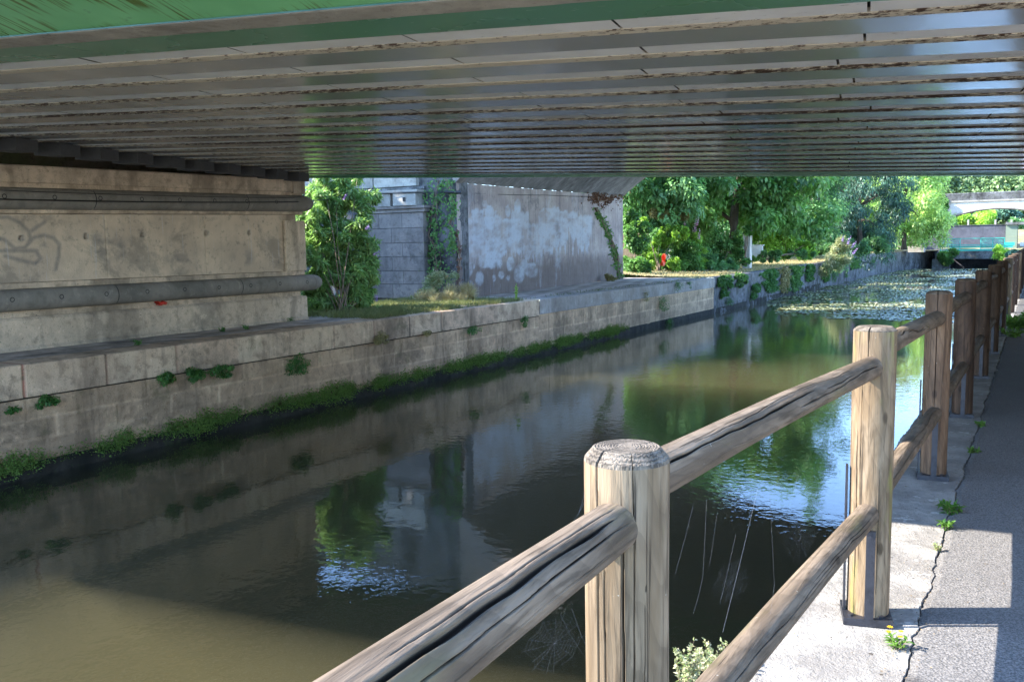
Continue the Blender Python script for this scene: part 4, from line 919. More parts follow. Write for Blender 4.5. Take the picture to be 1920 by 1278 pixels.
blades('quay_grass', (lambda Y, u: xq(Y)-.2-u*.5*(1), (21, 36.5), lambda Y, x: 0.0), 500, .07, 'grass', wd=.014)
blades('verge_grass', (lambda Y, u: xq(Y)-.3-u*5.5, (36.5, 75), lambda Y, x: float(zq(Y))+.0+.3*(min(1, max(0, (float(xq(Y))-.35-x)/(4.5+.02*Y))))**2), 26000, .10, 'drygrass', wd=.03)
# hanging plants on the left quay: individuals
hp = [(85, 747, 18, 16), (311, 703, 16, 20), (362, 694, 28, 20), (412, 690, 24, 18), (558, 678, 24, 22), (712, 631, 22, 14), (796, 623, 14, 8), (884, 611, 16, 14), (980, 597, 10, 20), (1209, 553, 12, 12), (1243, 567, 18, 22), (1252, 600, 16, 12), (1268, 535, 12, 14), (1290, 531, 7, 10), (1365, 560, 16, 14), (1410, 545, 18, 18), (1445, 532, 18, 20), (1490, 515, 20, 22), (1515, 508, 14, 18), (1545, 505, 22, 26), (1562, 516, 16, 14), (1585, 512, 12, 8), (1635, 487, 16, 10), (20, 765, 16, 8), (525, 597, 18, 8), (1362, 530, 14, 8)]
where = ['leftmost small fern tuft under the coping joint', 'small dark tuft hanging left of two bigger tufts', 'widest bright tuft of the trio under the coping', 'round tuft at the right end of the trio', 'trailing tuft below the end of the concrete abutment', 'brownish spreading tuft below the lilac flowered shrub', 'thin flat tuft in the joint right of the brownish one', 'dense tuft under the dry grass clump', 'narrow hanging tuft on the smooth newer blocks', 'brown withered tuft below the end of the painted wall', 'ragged plant where the newer blocks end', 'low ragged ivy patch near the waterline', 'ivy tongue hanging over the top edge', 'tiny ivy tongue beside a bigger one', 'low mossy tuft near the water on the dark wall', 'round bright bush growing low on the dark wall', 'ivy curtain on the dark wall right of the round bush', 'broad ivy curtain with dry stalks on the dark wall', 'green curtain left of the tall flowering bush', 'dark leafy mass under the tall flowering bush', 'light leafy mass near the water under the flowering bush', 'thin spray of leaves right of the flowering bush', 'flat dark tuft at the far top edge of the wall', 'sparse scatter of tiny leaves at the left edge', 'dark weed on the quay top at the foot of the abutment', 'flat leafy sprig near the top of the dark wall']
for (px, py, rx, ry), wh in zip(hp, where):
    # find Y where the ray meets the quay face
    Y = 10.
    for _ in range(12):
        p = onx(px, py, float(xq(Y))+.06); Y = p[1]
    if py < 600 and px == 525: p = onz(px, py+6, 0); Y = p[1]
    m = dep(p)/F; n = int(np.clip(rx*ry*2.2, 160, 1100)); K = 9
    C = np.stack([p[0]+.02+nr.uniform(-.02, .08, K), p[1]+nr.normal(size=K)*rx*m*.55, p[2]-nr.random(K)**.7*ry*m*1.2+ry*m*.5], -1); Rr = nr.uniform(.3, .55, K)*min(rx, ry)*m
    V, Q, t = clump_leaves(C, Rr, n, max(.035, 1.6*m), max(.02, 1.0*m), .7); V[:, 0] = np.maximum(V[:, 0], xq(V[:, 1])+.035) if py > 600 or px != 525 else V[:, 0]
    mt = 'wallfern'
    if 'brown' in wh: mt = 'russet'
    o = empty('wall_plant', p.tolist(), wh+', on the far quay wall' if len(wh.split()) < 11 and 'wall' not in wh and 'quay' not in wh else wh, 'wall plant', 'plants growing on the far quay wall')
    fastmesh('foliage', V, Q, t, L[mt], o, p)
def curtain(name, label, cat, Yc, zt, wy, hz, n, leaf, mat, out=.12, group=None):
    K = max(14, int(wy*hz*60)); C = np.stack([np.zeros(K), Yc+nr.normal(size=K)*wy*.5, zt-nr.random(K)**1.3*hz], -1); C[:, 0] = xq(C[:, 1])+.03+out*nr.random(K)*np.clip(1.2-(zt-C[:, 2])/hz, .1, 1)
    V, Q, t = clump_leaves(C, nr.uniform(.05, .15, K), int(n*1.3), leaf[0], leaf[1], .8, tonebase=.45, inner=.1); V[:, 0] = np.maximum(V[:, 0], xq(V[:, 1])+.04)
    b = (float(xq(Yc)), Yc, zt); o = empty(name, b, label, cat, group); fastmesh('foliage', V, Q, t, L[mat], o, b); return o
for i, (Yc, zt, wy, hz, mt, lb) in enumerate(((38.2, .05, .9, .9, 'wallfern', 'dark ivy tongue just past the last newer block'), (41.0, .03, .6, .5, 'ivy', 'short green tuft over the edge of the rough wall'), (46.5, .05, 1.6, 1.1, 'wallfern', 'wide dark green curtain over half the wall height'), (49.6, .08, .9, 1.3, 'russet', 'brownish dry curtain reaching almost to the water'), (52.4, .08, 1.6, 1.35, 'ivy', 'longest ivy curtain, reaching down to the lily pads'), (56.2, .1, 1.1, 1.0, 'wallfern', 'green curtain under the silvery flower spikes'), (61.5, .1, 1.3, 1.2, 'ivy', 'leafy curtain just past the silvery flowered bush'), (66.5, .15, 1.2, .7, 'wallfern', 'small curtain halfway along the far wall'), (73, .2, 2.2, .8, 'ivy', 'low wide curtain near the far bend'), (43.6, -.6, .7, .5, 'wallfern', 'patch of leaves low on the wall above the water'))):
    curtain('wall_ivy', lb, 'wall ivy', Yc, zt, wy, hz, int(1500+900*wy*hz), (.10, .07), mt, group='ivy hanging over the rough far wall')
# moss strip along the waterline
n = 70000; Yc = nr.uniform(5.0, 27.5, n); dens = np.array([mnoise.fractal(Vector((y*.9, 0, 2)), 1, 2, 3) for y in Yc])
hmid = -1.28+.05*np.array([mnoise.noise(Vector((y*2.5, 5, 2))) for y in Yc]); wd = .085+.085*np.clip(dens+.45, 0, 1)
keep = (nr.random(n) < np.clip(.5+dens*1.7, .10, 1)) & (Yc > 5.6); Yc, hmid, wd = Yc[keep], hmid[keep], wd[keep]; n = len(Yc)
Zc = hmid+wd*np.clip(nr.normal(size=n)*.55, -1.4, 1.4); C = np.stack([xq(Yc)+.035+.022*nr.random(n)*np.clip(1-np.abs(Zc-hmid)/.15, .1, 1), Yc, Zc], -1)
dd = unit(rdir(n)*.8+np.array([.9, 0, -.1])); Nn = unit(rdir(n)+np.array([.6, 0, .8]))
V, Q, t = leaves(C, dd, Nn, .028*nr.uniform(.6, 1.4, n), .02, np.clip(.5+.25*nr.normal(size=n)+dens[keep]*.3, 0, 1))
tag(fastmesh('waterline_moss', V, Q, t, L['moss']), kind='stuff')
# ivy and dead creeper on the old bridge
def climber(name, label, pts, wd, n, leaf, mat, Yfun, vine=True, parent=None, nv_=4, thick=.012):
    C = []; pts = np.array(pts, float); seg = np.linalg.norm(np.diff(pts, axis=0), axis=1); cum = np.concatenate([[0], np.cumsum(seg)])
    for i in range(n):
        u = nr.random()*cum[-1]; x = np.interp(u, cum, pts[:, 0])+nr.normal()*wd*.5; y = np.interp(u, cum, pts[:, 1])+nr.normal()*wd*.3
        if mnoise.noise(Vector((x*.09, y*.09, 1)))+.2*nr.normal() < .0: continue
        C.append(Yfun(x, y))
    C = np.array(C); n = len(C); dd = unit(rdir(n)*.6+np.array([.1, -.5, -.8])); Nn = unit(rdir(n)*.5+np.array([.5, -.8, .4]))
    V, Q, t = leaves(C, dd, Nn, leaf*nr.uniform(.6, 1.3, n), leaf*.8, np.clip(.5+.3*nr.normal(size=n), 0, 1))
    b = C[C[:, 2].argmin()]; o = empty(name, b.tolist(), label, 'climbing plant'); fastmesh('foliage', V, Q, t, L[mat], o, b)
    mb = MB()
    for j in range(nv_):
        P_ = [Yfun(np.interp(u, cum, pts[:, 0])+nr.normal()*wd*.25, np.interp(u, cum, pts[:, 1])) for u in np.linspace(0, cum[-1], 9)]
        mb.tube(P_, thick, 5)
    mb.build('vine', M['stem'], o, b); return o
fn = lambda x, y: at(x, y, 20.98-.10*nr.random())
climber('ivy', 'green ivy climbing the dark corner strip between pilaster and painted wall', [(826, 338), (812, 380), (808, 430), (816, 480), (822, 545)], 24, 1500, .075, 'ivy', fn)
climber('ivy', 'ivy strand with bare pale stems over the left edge of the painted wall', [(838, 335), (850, 380), (846, 420), (850, 470)], 11, 900, .075, 'ivy', lambda x, y: at(x, y, 20.82-.12*nr.random()))
climber('dead_creeper', 'rust brown dead creeper down the left edge of the painted wall', [(857, 430), (862, 480), (858, 540)], 5, 500, .06, 'brown', lambda x, y: at(x, y, 20.82))
def wallpt(x, y):
    lo, hi = 0., 1.1
    for _ in range(18):
        v = (lo+hi)/2; q = S(v); lo, hi = (v, hi) if pxgrid(q)[0] < x else (lo, v)
    q = S(v); d = ray(x, y); q2 = CAM+d*np.linalg.norm(q[:2])/np.linalg.norm(d[:2]); return q2+np.array([.03+.05*nr.random(), 0, 0])
climber('dead_creeper', 'dark brown creeper hanging from the far end of the arch', [(1110, 352), (1128, 380), (1148, 365), (1160, 350)], 22, 1500, .075, 'brown', wallpt)
climber('ivy', 'thin ivy stem slanting down the far end of the painted wall', [(1116, 390), (1135, 430), (1148, 460), (1155, 490), (1160, 520)], 8, 1100, .09, 'ivy', wallpt, thick=.03)
bush('withered_weed', 'withered brown weeds at the foot of the far end of the painted wall', 'weed', [(1138, 524, 16, 7, 33), (1155, 522, 12, 6, 34.5)], 900, (.10, .04), 'russet', 5, stems=0)
# garden hedges and shrubs beyond the old bridge
bush('creeper_hedge', 'tall dark creeper covered hedge right beside the end of the painted wall', 'hedge', [(1192, 440, 24, 40, 39), (1190, 490, 24, 32, 38.5), (1205, 505, 18, 18, 38.5), (1180, 415, 14, 30, 39)], 12000, (.14, .10), 'ivy', 12, tb=.4, base=at(1192, 522, 38.5))
bush('hedge', 'ragged sunlit hedge with russet seed heads left of the pink flowers', 'hedge', [(1228, 430, 24, 28, 43), (1248, 408, 28, 26, 44), (1225, 470, 20, 34, 42), (1270, 430, 26, 34, 43.5), (1208, 410, 20, 24, 43)], 12000, (.15, .07), 'midgreen', 10, tb=.6, base=at(1240, 520, 42))
bush('seed_head_shrub', 'pale russet seed heads rising above the ragged hedge', 'shrub', [(1235, 402, 20, 9, 42), (1262, 392, 20, 8, 42.6), (1283, 405, 10, 8, 42.6)], 3500, (.12, .05), 'russet', 8, stems=4)
bush('ivy_hedge', 'rounded ivy covered fence mound behind the sunny grass, below the pink flowers', 'hedge', [(1285, 470, 28, 30, 43), (1272, 500, 22, 20, 42.5), (1300, 495, 18, 22, 43), (1245, 505, 16, 16, 42)], 11000, (.13, .09), 'ivy', 11, tb=.6, base=at(1285, 517, 42.5))
bush('flowering_bush', 'tall bush with bright pink flower clusters above the ivy mound', 'bush', [(1305, 460, 14, 26, 43.8), (1318, 480, 14, 26, 44), (1315, 500, 16, 14, 44)], 4500, (.13, .05), 'bright', 9, base=at(1312, 515, 44), tb=.4,
     spikes=[(1284, 428, 43, .5, .1, 'pink'), (1302, 432, 43.2, .7, .15, 'pink'), (1307, 420, 43.2, .35, .2, 'pink'), (1310, 445, 43.2, .45, .1, 'pink'), (1287, 446, 43.2, .35, .1, 'pink')])
bush('dark_bush', 'dark shaded bush left of the whitewashed gate pillar', 'bush', [(1345, 460, 30, 34, 46.5), (1358, 492, 26, 20, 46.5), (1335, 495, 20, 18, 45.5), (1375, 470, 14, 34, 48)], 9000, (.14, .07), 'walnut', 10, tb=.2, base=at(1350, 512, 46))
bush('bright_hedge', 'bright green hedge right of the whitewashed gate pillar', 'hedge', [(1432, 448, 24, 26, 52), (1465, 455, 28, 26, 53), (1500, 455, 26, 28, 54.5), (1518, 470, 14, 18, 54)], 15000, (.14, .07), 'bright', 12, tb=.5, base=at(1470, 485, 53))
bush('low_weeds', 'low green weeds at the foot of the gate pillar', 'weeds', [(1420, 484, 22, 6, 49), (1400, 488, 12, 6, 48.3)], 1800, (.12, .05), 'weed', 8, stems=0)
bush('undergrowth', 'brownish green undergrowth below the blue green evergreen', 'undergrowth', [(1560, 468, 30, 12, 60), (1600, 462, 36, 14, 63), (1640, 455, 26, 18, 66), (1540, 462, 22, 14, 59)], 10000, (.18, .05), 'midgreen', 12, tb=.25, stems=0)
bush('butterfly_bush', 'tall bush with silvery flower spikes standing on the quay edge over the water', 'bush', [(1550, 492, 20, 22, 57.5), (1572, 478, 20, 22, 58), (1582, 462, 14, 16, 58.2)], 5200, (.20, .05), 'pellitory', 9, tb=.25, base=at(1560, 505, 57.8),
     spikes=[(1590, 456, 58, .6, .3, 'lilac'), (1598, 462, 58, .45, .6, 'lilac'), (1600, 474, 58, .4, .8, 'lilac'), (1580, 452, 58, .4, .1, 'lilac')])
bush('creeper_bush', 'ivy scrambling over the left side of the gate pillar', 'bush', [(1384, 470, 12, 26, 47.0), (1400, 434, 10, 8, 47.2), (1398, 490, 14, 6, 46.8)], 4200, (.13, .08), 'ivy', 9, tb=.5)
bush('garden_bush', 'sunlit yellow green bush in front of the dark shaded bush', 'bush', [(1335, 498, 24, 16, 44.5), (1365, 502, 22, 12, 45.5), (1322, 480, 12, 14, 44.8), (1300, 508, 18, 8, 43)], 9000, (.13, .07), 'midgreen', 12, tb=.5, base=at(1345, 514, 44.5))
bush('garden_bush', 'sunlit mixed bush behind the orange netting', 'bush', [(1228, 478, 16, 34, 41.5), (1258, 440, 30, 16, 42), (1215, 485, 12, 26, 40.5), (1205, 430, 12, 24, 41), (1262, 500, 12, 18, 41.5), (1240, 455, 16, 22, 42)], 13000, (.13, .07), 'bright', 14, tb=.2, rs=(.15, .45), base=at(1235, 518, 41))
bush('garden_bush', 'leafy bush between the gate pillar and the bright hedge foot', 'bush', [(1445, 480, 28, 10, 50.5), (1500, 478, 30, 9, 53)], 7000, (.13, .07), 'midgreen', 12, tb=.6)
# gate pillar, white panel, netting
def simple(name, mb, mat, label, cat, group=None):
    o = mb.build(name, mat); v = np.concatenate(mb.v); c = v.mean(0); c[2] = v[:, 2].min()
    for vt in o.data.vertices: vt.co -= Vector(c.tolist())
    o.location = c.tolist(); return tag(o, label, cat, group)
p = at(1394, 487, 48); p2 = at(1410, 487, 48); mb = MB(); mb.box((p[0]-.02, 47.9, -.05), (p2[0]-.10, 48.35, at(1400, 428, 48)[2])); mb.box((p[0]-.06, 47.86, at(1400, 428, 48)[2]+.003), (p2[0]-.06, 48.4, at(1400, 424, 48)[2]), tone=.8)
simple('gate_pillar', mb, M['white_stone'], 'whitewashed square gate pillar with peeling render under the broad tree', 'gate pillar')
p = at(1408, 479, 50.5); p2 = at(1430, 461, 50.5); mb = MB(); mb.box((p[0], 50.45, .45), (p2[0], 50.6, p2[2])); mb.box((p[0]-.05, 50.4, p2[2]+.003), (p2[0]+.05, 50.65, p2[2]+.07))
simple('garden_wall', mb, M['white_paint'], 'short white garden wall piece beside the gate pillar', 'wall')
for (px, py, w_, h_, lab) in ((1244, 487, 11, 26, 'taller orange red piece of plastic netting seen through the hedge'), (1222, 503, 9, 11, 'smaller orange red piece of plastic netting low beside the dark hedge')):
    c = at(px, py, 40.8); m = dep(c)/F; mb = MB(); us = np.linspace(-1, 1, 8); vs_ = np.linspace(-1, 1, 10)
    P_ = np.array([[[c[0]+u*w_*m*.35+v*.06, c[1]+.08*math.sin(v*4+u*3), c[2]+v*h_*m*.4+.05*math.sin(u*5)] for v in vs_] for u in us]); mb.grid(P_); P2 = P_.copy(); P2[..., 1] += .02; mb.grid(P2, flip=True)
    simple('plastic_netting', mb, M['orange'], lab, 'netting', 'orange netting in the garden hedge')
# small shed glimpsed under the branches
sh = at(1180, 425, 47); so_ = empty('garden_shed', (sh[0], 47, 0), 'small brown garden shed half hidden under branches beside the painted wall', 'shed')
M['plank'] = m_wood('brown planks', (.20, .15, .09), (.27, .21, .13), (.07, .05, .03), 0, False); M['roof'] = m_plain('grey felt roof', (.13, .13, .13), .9)
mb = MB(); mb.box((sh[0]-1.2, 47, 0), (sh[0]+1.4, 49, at(1180, 384, 47)[2])); mb.build('wall', M['plank'], so_, (sh[0], 47, 0))
zt = at(1180, 384, 47)[2]; mb = MB(); mb.add([(sh[0]-1.5, 46.7, zt+.02), (sh[0]+1.7, 46.7, zt+.02), (sh[0]+1.7, 49.3, zt+.5), (sh[0]-1.5, 49.3, zt+.5), (sh[0]-1.5, 46.7, zt+.14), (sh[0]+1.7, 46.7, zt+.14), (sh[0]+1.7, 49.3, zt+.62), (sh[0]-1.5, 49.3, zt+.62)], [(0, 3, 2, 1), (4, 5, 6, 7), (0, 1, 5, 4), (1, 2, 6, 5), (2, 3, 7, 6), (3, 0, 4, 7)]); mb.build('roof', M['roof'], so_, (sh[0], 47, 0))
# trees
def treepx(name, label, px, Y, ybase, ytop_z, rx, n, leaf, mat, K=60, cr=(.5, 1.1), zc=None, ry=None, rz=None, **kw):
    b = at(px, ybase, Y); b[2] = min(b[2], .6); rz = rz or (ytop_z-b[2])*.42; zc = zc or ytop_z-rz
    return tree(name, label, 'tree', b, (b[0], Y, zc), (rx, ry or rx*.85, rz), K, cr, n, leaf, L[mat], **kw)
treepx('broadleaf_tree', 'broad spreading tree with big hanging leaves over the gate pillar', 1375, 50, 480, 9.4, 5.2, 34000, (.34, .17), 'walnut', 75, (.7, 1.3), zc=5.4, rz=3.7, bottom=-.85, droop=.6, trunk_r=.28)
treepx('broadleaf_tree', 'lighter leafed tree reaching out over the end of the painted wall', 1240, 44, 500, 8.0, 3.4, 17000, (.30, .14), 'midgreen', 50, (.6, 1.1), zc=5.2, rz=3.0, bottom=-.8, droop=.6, tb=.6)
treepx('broadleaf_tree', 'tall mid green feathery tree between the spreading tree and the evergreen', 1530, 61, 470, 13.6, 2.0, 19000, (.24, .09), 'midgreen', 60, (.5, .95), zc=6.6, rz=6.6, bottom=-.9, droop=.7, tb=.4)
treepx('evergreen_tree', 'dark blue green evergreen with drooping boughs', 1612, 68, 462, 8.0, 3.2, 24000, (.26, .07), 'conifer', 90, (.5, 1.0), zc=4.2, rz=4.0, bottom=-.95, droop=.9, tb=.35, ry=3.)
treepx('broadleaf_tree', 'bright yellow green tree left of the far stone bridge', 1695, 92, 458, 10.0, 4.0, 24000, (.30, .12), 'acacia', 80, (.6, 1.2), zc=5.4, rz=4.6, bottom=-.9, droop=.6, tb=.55)
treepx('broadleaf_tree', 'small yellow green tree at the ivy covered pillar', 1720, 99, 458, 7.0, 2.0, 9000, (.30, .12), 'acacia', 34, (.5, .9), droop=.6)
treepx('broadleaf_tree', 'dark shaded tree behind the feathery tree', 1490, 72, 468, 9.0, 3.6, 12000, (.34, .16), 'walnut', 45, (.8, 1.4), zc=5.0, rz=4.4, bottom=-.9, tb=.15)
for i, (px, Y, H, rx, lab) in enumerate(((1180, 62, 10, 4, 'shaded background tree above the garden shed'), (1290, 66, 11, 4.5, 'background tree showing above the pink flowers'), (1400, 78, 12, 5, 'background tree behind the middle of the spreading tree'), (1470, 84, 12, 5, 'background tree behind the bright hedge'), (1590, 100, 9.5, 5.5, 'background tree behind the evergreen'), (1660, 112, 9.5, 5, 'background tree behind the bright yellow green tree'))):
    treepx('broadleaf_tree', lab, px, Y, 470, H, rx, 9000, (.42, .2), 'walnut' if i % 2 else 'midgreen', 40, (.9, 1.6), zc=H*.5, rz=H*.52, bottom=-.95, tb=.35, group='trees behind the gardens')
tree('broadleaf_tree', 'leafy tree behind the road bridge abutment that shades the old bridge', 'tree', (-26, 18.2, 0), (-26, 18.2, 10.0), (3.4, 5.2, 7.6), 130, (.8, 1.4), 19000, (.42, .28), L['walnut'], .25)
# ivy on far masonry
bush('ivy_pillar', 'ivy draped stone pillar at the end of the grass bank', 'pillar', [(1722, 424, 16, 9, 97.5), (1730, 440, 7, 18, 97.3), (1706, 428, 6, 14, 97.3)], 4500, (.24, .16), 'ivy', 10, stems=0, tb=.7, part='ivy')
ip = [o for o in bpy.data.objects if o.name.startswith('ivy_pillar')][0]
a_, b_ = at(1703, 462, 98), at(1733, 462, 98); mb = MB(); mb.box((a_[0], 97.7, .3), (b_[0], 99.2, at(1715, 424, 98)[2])); mb.build('stone_shaft', M['quay_new'], ip, tuple(ip.location))
bush('ivy', 'dark ivy hanging over the left end of the far stone bridge', 'climbing plant', [(1758, 374, 18, 8, 124.6), (1768, 388, 8, 14, 124.5), (1748, 392, 8, 22, 124.5)], 4200, (.32, .22), 'ivy', 10, stems=0, tb=.4)
bush('quay_end_ivy', 'dense ivy on the end of the quay wall left of the footbridge', 'climbing plant', [(1773, 484, 12, 13, 103.2), (1786, 474, 8, 6, 103.2)], 3500, (.24, .16), 'ivy', 10, stems=0, tb=.4)
bush('bush', 'pale green leafy bush at the right end of the teal footbridge', 'bush', [(1880, 476, 14, 10, 99), (1872, 468, 8, 8, 99)], 2600, (.26, .08), 'bright', 9, tb=.8, stems=0)
bush('bush', 'grey green rounded bush beside the pale leafy bush', 'bush', [(1899, 478, 14, 8, 96)], 1800, (.22, .08), 'conifer', 9, tb=.9, stems=0)
# beyond the far arch
for i, (px, py, rx, ry, Y, mt, lab) in enumerate(((1775, 418, 18, 12, 150, 'midgreen', 'low shrub under the left side of the far arch'), (1800, 414, 22, 14, 155, 'bright', 'bright shrub under the far arch'), (1848, 412, 20, 16, 156, 'bright', 'brightest round shrub under the crown of the far arch'), (1825, 402, 26, 16, 170, 'conifer', 'greyish tree seen through the middle of the far arch'), (1885, 405, 26, 18, 172, 'conifer', 'greyish tree seen through the right of the far arch'), (1906, 418, 16, 10, 158, 'midgreen', 'low shrub at the right springing of the far arch'))):
    bush('shrub', lab, 'shrub', [(px, py, rx, ry, Y, 4.)], 3000, (.5, .26), mt, 14, tb=.6, stems=0, group='shrubs beyond the far stone bridge')
xs = np.linspace(-130, 120, 60); ysh = np.linspace(140, 420, 20); XX, YY = np.meshgrid(xs, ysh, indexing='ij')
ZZ = .3+np.clip((YY-170)/200, 0, 1)*22+2*np.sin(XX*.03)*np.clip((YY-170)/100, 0, 1)
tag(MB().grid(np.stack([XX, YY, ZZ], -1)).build('hillside', M['earth']), kind='structure')
k = 0
for Y, H, z0 in ((190, 12, 2), (225, 12, 6), (262, 12, 10)):
    for px in np.arange(1400, 2040, 42 if Y < 200 else 36):
        px += rnd.uniform(-12, 12); b = at(px, 440, Y); b[2] = z0; k += 1
        hh = H*rnd.uniform(.8, 1.15); rx = rnd.uniform(3.2, 4.6)
        tree('woodland_tree', 'distant woodland tree on the hillside behind the far stone bridge', 'tree', b, (b[0], Y, z0+hh*.55), (rx, rx, hh*.5), 22, (1.0, 1.9), 1700, (.75, .5), L['far'], .25, 'woodland trees on the hillside', limbs=3, tb=rnd.uniform(.2, .8), bottom=-.9)
# small posts beyond the arch
for i, px in enumerate((1768, 1815, 1866, 1896)):
    c = at(px, 424, 140); mb = MB(); mb.box((c[0]-.12, 139.9, 0), (c[0]+.12, 140.1, c[2]+.9)); simple('concrete_post', mb, M['lightstone'], 'thin pale post under the far arch, %s' % ['first from the left', 'second from the left', 'third from the left', 'rightmost'][i], 'post', 'posts under the far arch')

# lily pads ---------------------------------------------------------
def pad_mesh(seed, r=.12):
    q = random.Random(seed); a0 = q.uniform(0, 6.28); n_ = 12; vs = [(0, 0, .004)]
    for i in range(n_+1):
        th = a0+.18+(2*math.pi-.36)*i/n_; rr = r*(1+.06*q.uniform(-1, 1)); vs.append((rr*math.cos(th), rr*math.sin(th)*.92, .010*q.uniform(0, 1)+.004*math.sin(3*th)))
    return np.array(vs), [(0, i, i+1) for i in range(1, n_+1)]
pads = []
while len(pads) < 7500:
    Y = 35.3+nr.random()**1.25*67; X = nr.uniform(float(xq(Y))+.15, float(ex(Y))-.1)
    front = 35.6+.9*mnoise.noise(Vector((X*.7, 0, 0)))+(-X-4)*.16+max(0, -X-8.5)*3.0
    if Y < front: continue
    if mnoise.noise(Vector((X*.45, Y*.22, 0)))+.6*mnoise.noise(Vector((X*1.6, Y*1.1, 4)))+nr.normal()*.25 < .02: continue
    pads.append((Y, X))
pads.sort(); pmesh = []
for sd in range(4):
    v, f_ = pad_mesh(sd); mb = MB(); mb.add(v, f_, tone=.3+.18*sd); o = mb.build('lily_pad', L['pad']); pmesh.append(o.data); bpy.data.objects.remove(o)
for i, (Y, X) in enumerate(pads[:300]):
    o = bpy.data.objects.new('lily_pad', pmesh[i % 4]); col.objects.link(o); o.location = (X, Y, WZ+.006+.0012*(i % 5)); s_ = rnd.uniform(.7, 1.5); o.scale = (s_, s_, s_); o.rotation_euler = (rnd.uniform(-.03, .03), rnd.uniform(-.03, .03), rnd.uniform(0, 6.28))
    tag(o, 'flat yellow green lily pad floating on the near edge of the lily bed', 'lily pad', 'lily pads on the near edge of the bed')
mb = MB()
for i, (Y, X) in enumerate(pads[300:]):
    v, f_ = pad_mesh(i % 17); v = v.copy(); v[:, :2] *= rnd.uniform(.7, 1.7); v[:, 2] *= rnd.choice((1, 1, 1, 4)); v += (X, Y, WZ+.006+.0012*(i % 7)); mb.add(v, f_, tone=rnd.uniform(0, 1))
tag(mb.build('lily_pads', L['pad']), kind='stuff')

# near weeds ----------------------------------------------------------
def sprig_weed(name, label, base, nst, h, spread, leaf, mat, cat='weed', per=26, lean=(0, 0), flowers=0, stemmat='stem', sr=.0018, side=None):
    base = np.array(base, float); o = empty(name, base.tolist(), label, cat); mb = MB(); Cs = []; Ds = []
    for i in range(nst):
        a = nr.uniform(0, 2*math.pi); tip = base+np.array([math.cos(a)*spread*nr.random()**.5+lean[0], math.sin(a)*spread*nr.random()**.5+lean[1], h*nr.uniform(.45, 1.)])
        b0 = base+np.array([nr.normal()*spread*.18, nr.normal()*spread*.18, 0]); mid = (b0+tip)/2+np.array([nr.normal(), nr.normal(), 0])*spread*.12
        P_ = np.array([(1-u)**2*b0+2*u*(1-u)*mid+u*u*tip for u in np.linspace(0, 1, 8)]); mb.tube(P_, [sr*(1.3-u) for u in np.linspace(0, 1, 8)], 5)
        for j in range(per):
            u = nr.random()**.8; q = np.array([np.interp(u, np.linspace(0, 1, 8), P_[:, c]) for c in range(3)]); Cs.append(q); Ds.append(unit(rdir(1)[0]+np.array([0, 0, .5])))
    n = len(Cs); V, Q, t = leaves(np.array(Cs), np.array(Ds), unit(rdir(n)*.6+np.array([0, 0, 1.])), leaf[0]*nr.uniform(.5, 1.2, n), leaf[1], np.clip(.5+.3*nr.normal(size=n), 0, 1))
    fastmesh('foliage', V, Q, t, L[mat], o, base); mb.build('stem', M[stemmat], o, base)
    for f_ in range(flowers):
        c = base+np.array([nr.normal()*spread*.5, nr.normal()*spread*.5, h*nr.uniform(.9, 1.5)]); V, Q, t = leaves(np.repeat(c[None], 8, 0), unit(np.stack([np.cos(np.arange(8)*.785), np.sin(np.arange(8)*.785), np.ones(8)*.25], -1)), np.repeat([[0, 0, 1.]], 8, 0), .012, .007, .5)
        fastmesh('flower', V, Q, t, M['yellow'], o, base)
    return o
sprig_weed('wall_weed', 'dense pale green weed rising beside the nearest fence post at the canal edge', onx(1350, 1300, -.86), 56, .185, .095, (.017, .009), 'pellitory', per=40, sr=.0012)
sprig_weed('wall_weed', 'smaller leafy sprigs of weed just right of the nearest post', onx(1287, 1295, -.86), 18, .155, .05, (.017, .009), 'pellitory', per=34, sr=.0012)
G = lambda px, py: onz(px, py, 0)
sprig_weed('crack_weed', 'dark green leafy weed in the edging crack, in the shade just past the second post', G(1781, 962), 14, .055, .06, (.040, .014), 'weed', per=12)
sprig_weed('crack_weed', 'bright sunlit weed in the edging crack at the shadow line', G(1775, 992), 10, .04, .035, (.026, .016), 'weed', per=12)
sprig_weed('crack_weed', 'small pale weed in the crack below the bright sunlit one', G(1757, 1032), 7, .03, .025, (.018, .010), 'pellitory', per=10)
sprig_weed('crack_weed', 'grassy weed with yellow flowers in the crack right of the second post base', G(1680, 1215), 8, .05, .04, (.035, .010), 'weed', per=8, flowers=4)
sprig_weed('crack_weed', 'tiny yellow flowered weed at the foot of the second post', G(1632, 1168), 6, .03, .02, (.012, .006), 'weed', per=6, flowers=4)
sprig_weed('crack_weed', 'flat grey green weed at the path edge beside the third post', G(1822, 848), 8, .03, .06, (.035, .010), 'weed', per=10)
sprig_weed('crack_weed', 'small round weed at the path edge between third and fourth posts', G(1838, 800), 8, .04, .04, (.03, .016), 'weed', per=12)
sprig_weed('crack_weed', 'larger leafy weeds spilling over the far path edge', G(1905, 615), 22, .26, .40, (.09, .04), 'weed', per=26)
sprig_weed('crack_weed', 'low leafy weed just before the larger far weeds', G(1900, 632), 12, .12, .22, (.06, .03), 'weed', per=20)
sprig_weed('quay_weed', 'thin single spike of green weed on the bright quay corner', (-11.75, 20.4, 0.), 3, .5, .04, (.06, .02), 'bright', per=70)
for px, py, lab in ((257, 647, 'tiny weed on the quay paving right of the middle of the abutment'), (415, 622, 'tiny weed on the paving near the right half of the abutment'), (460, 618, 'small weed on the paving left of the dark abutment weed'), (1243, 0, '')):
    if lab: sprig_weed('quay_weed', lab, G(px, py), 8, .08, .10, (.05, .025), 'wallfern', per=10)
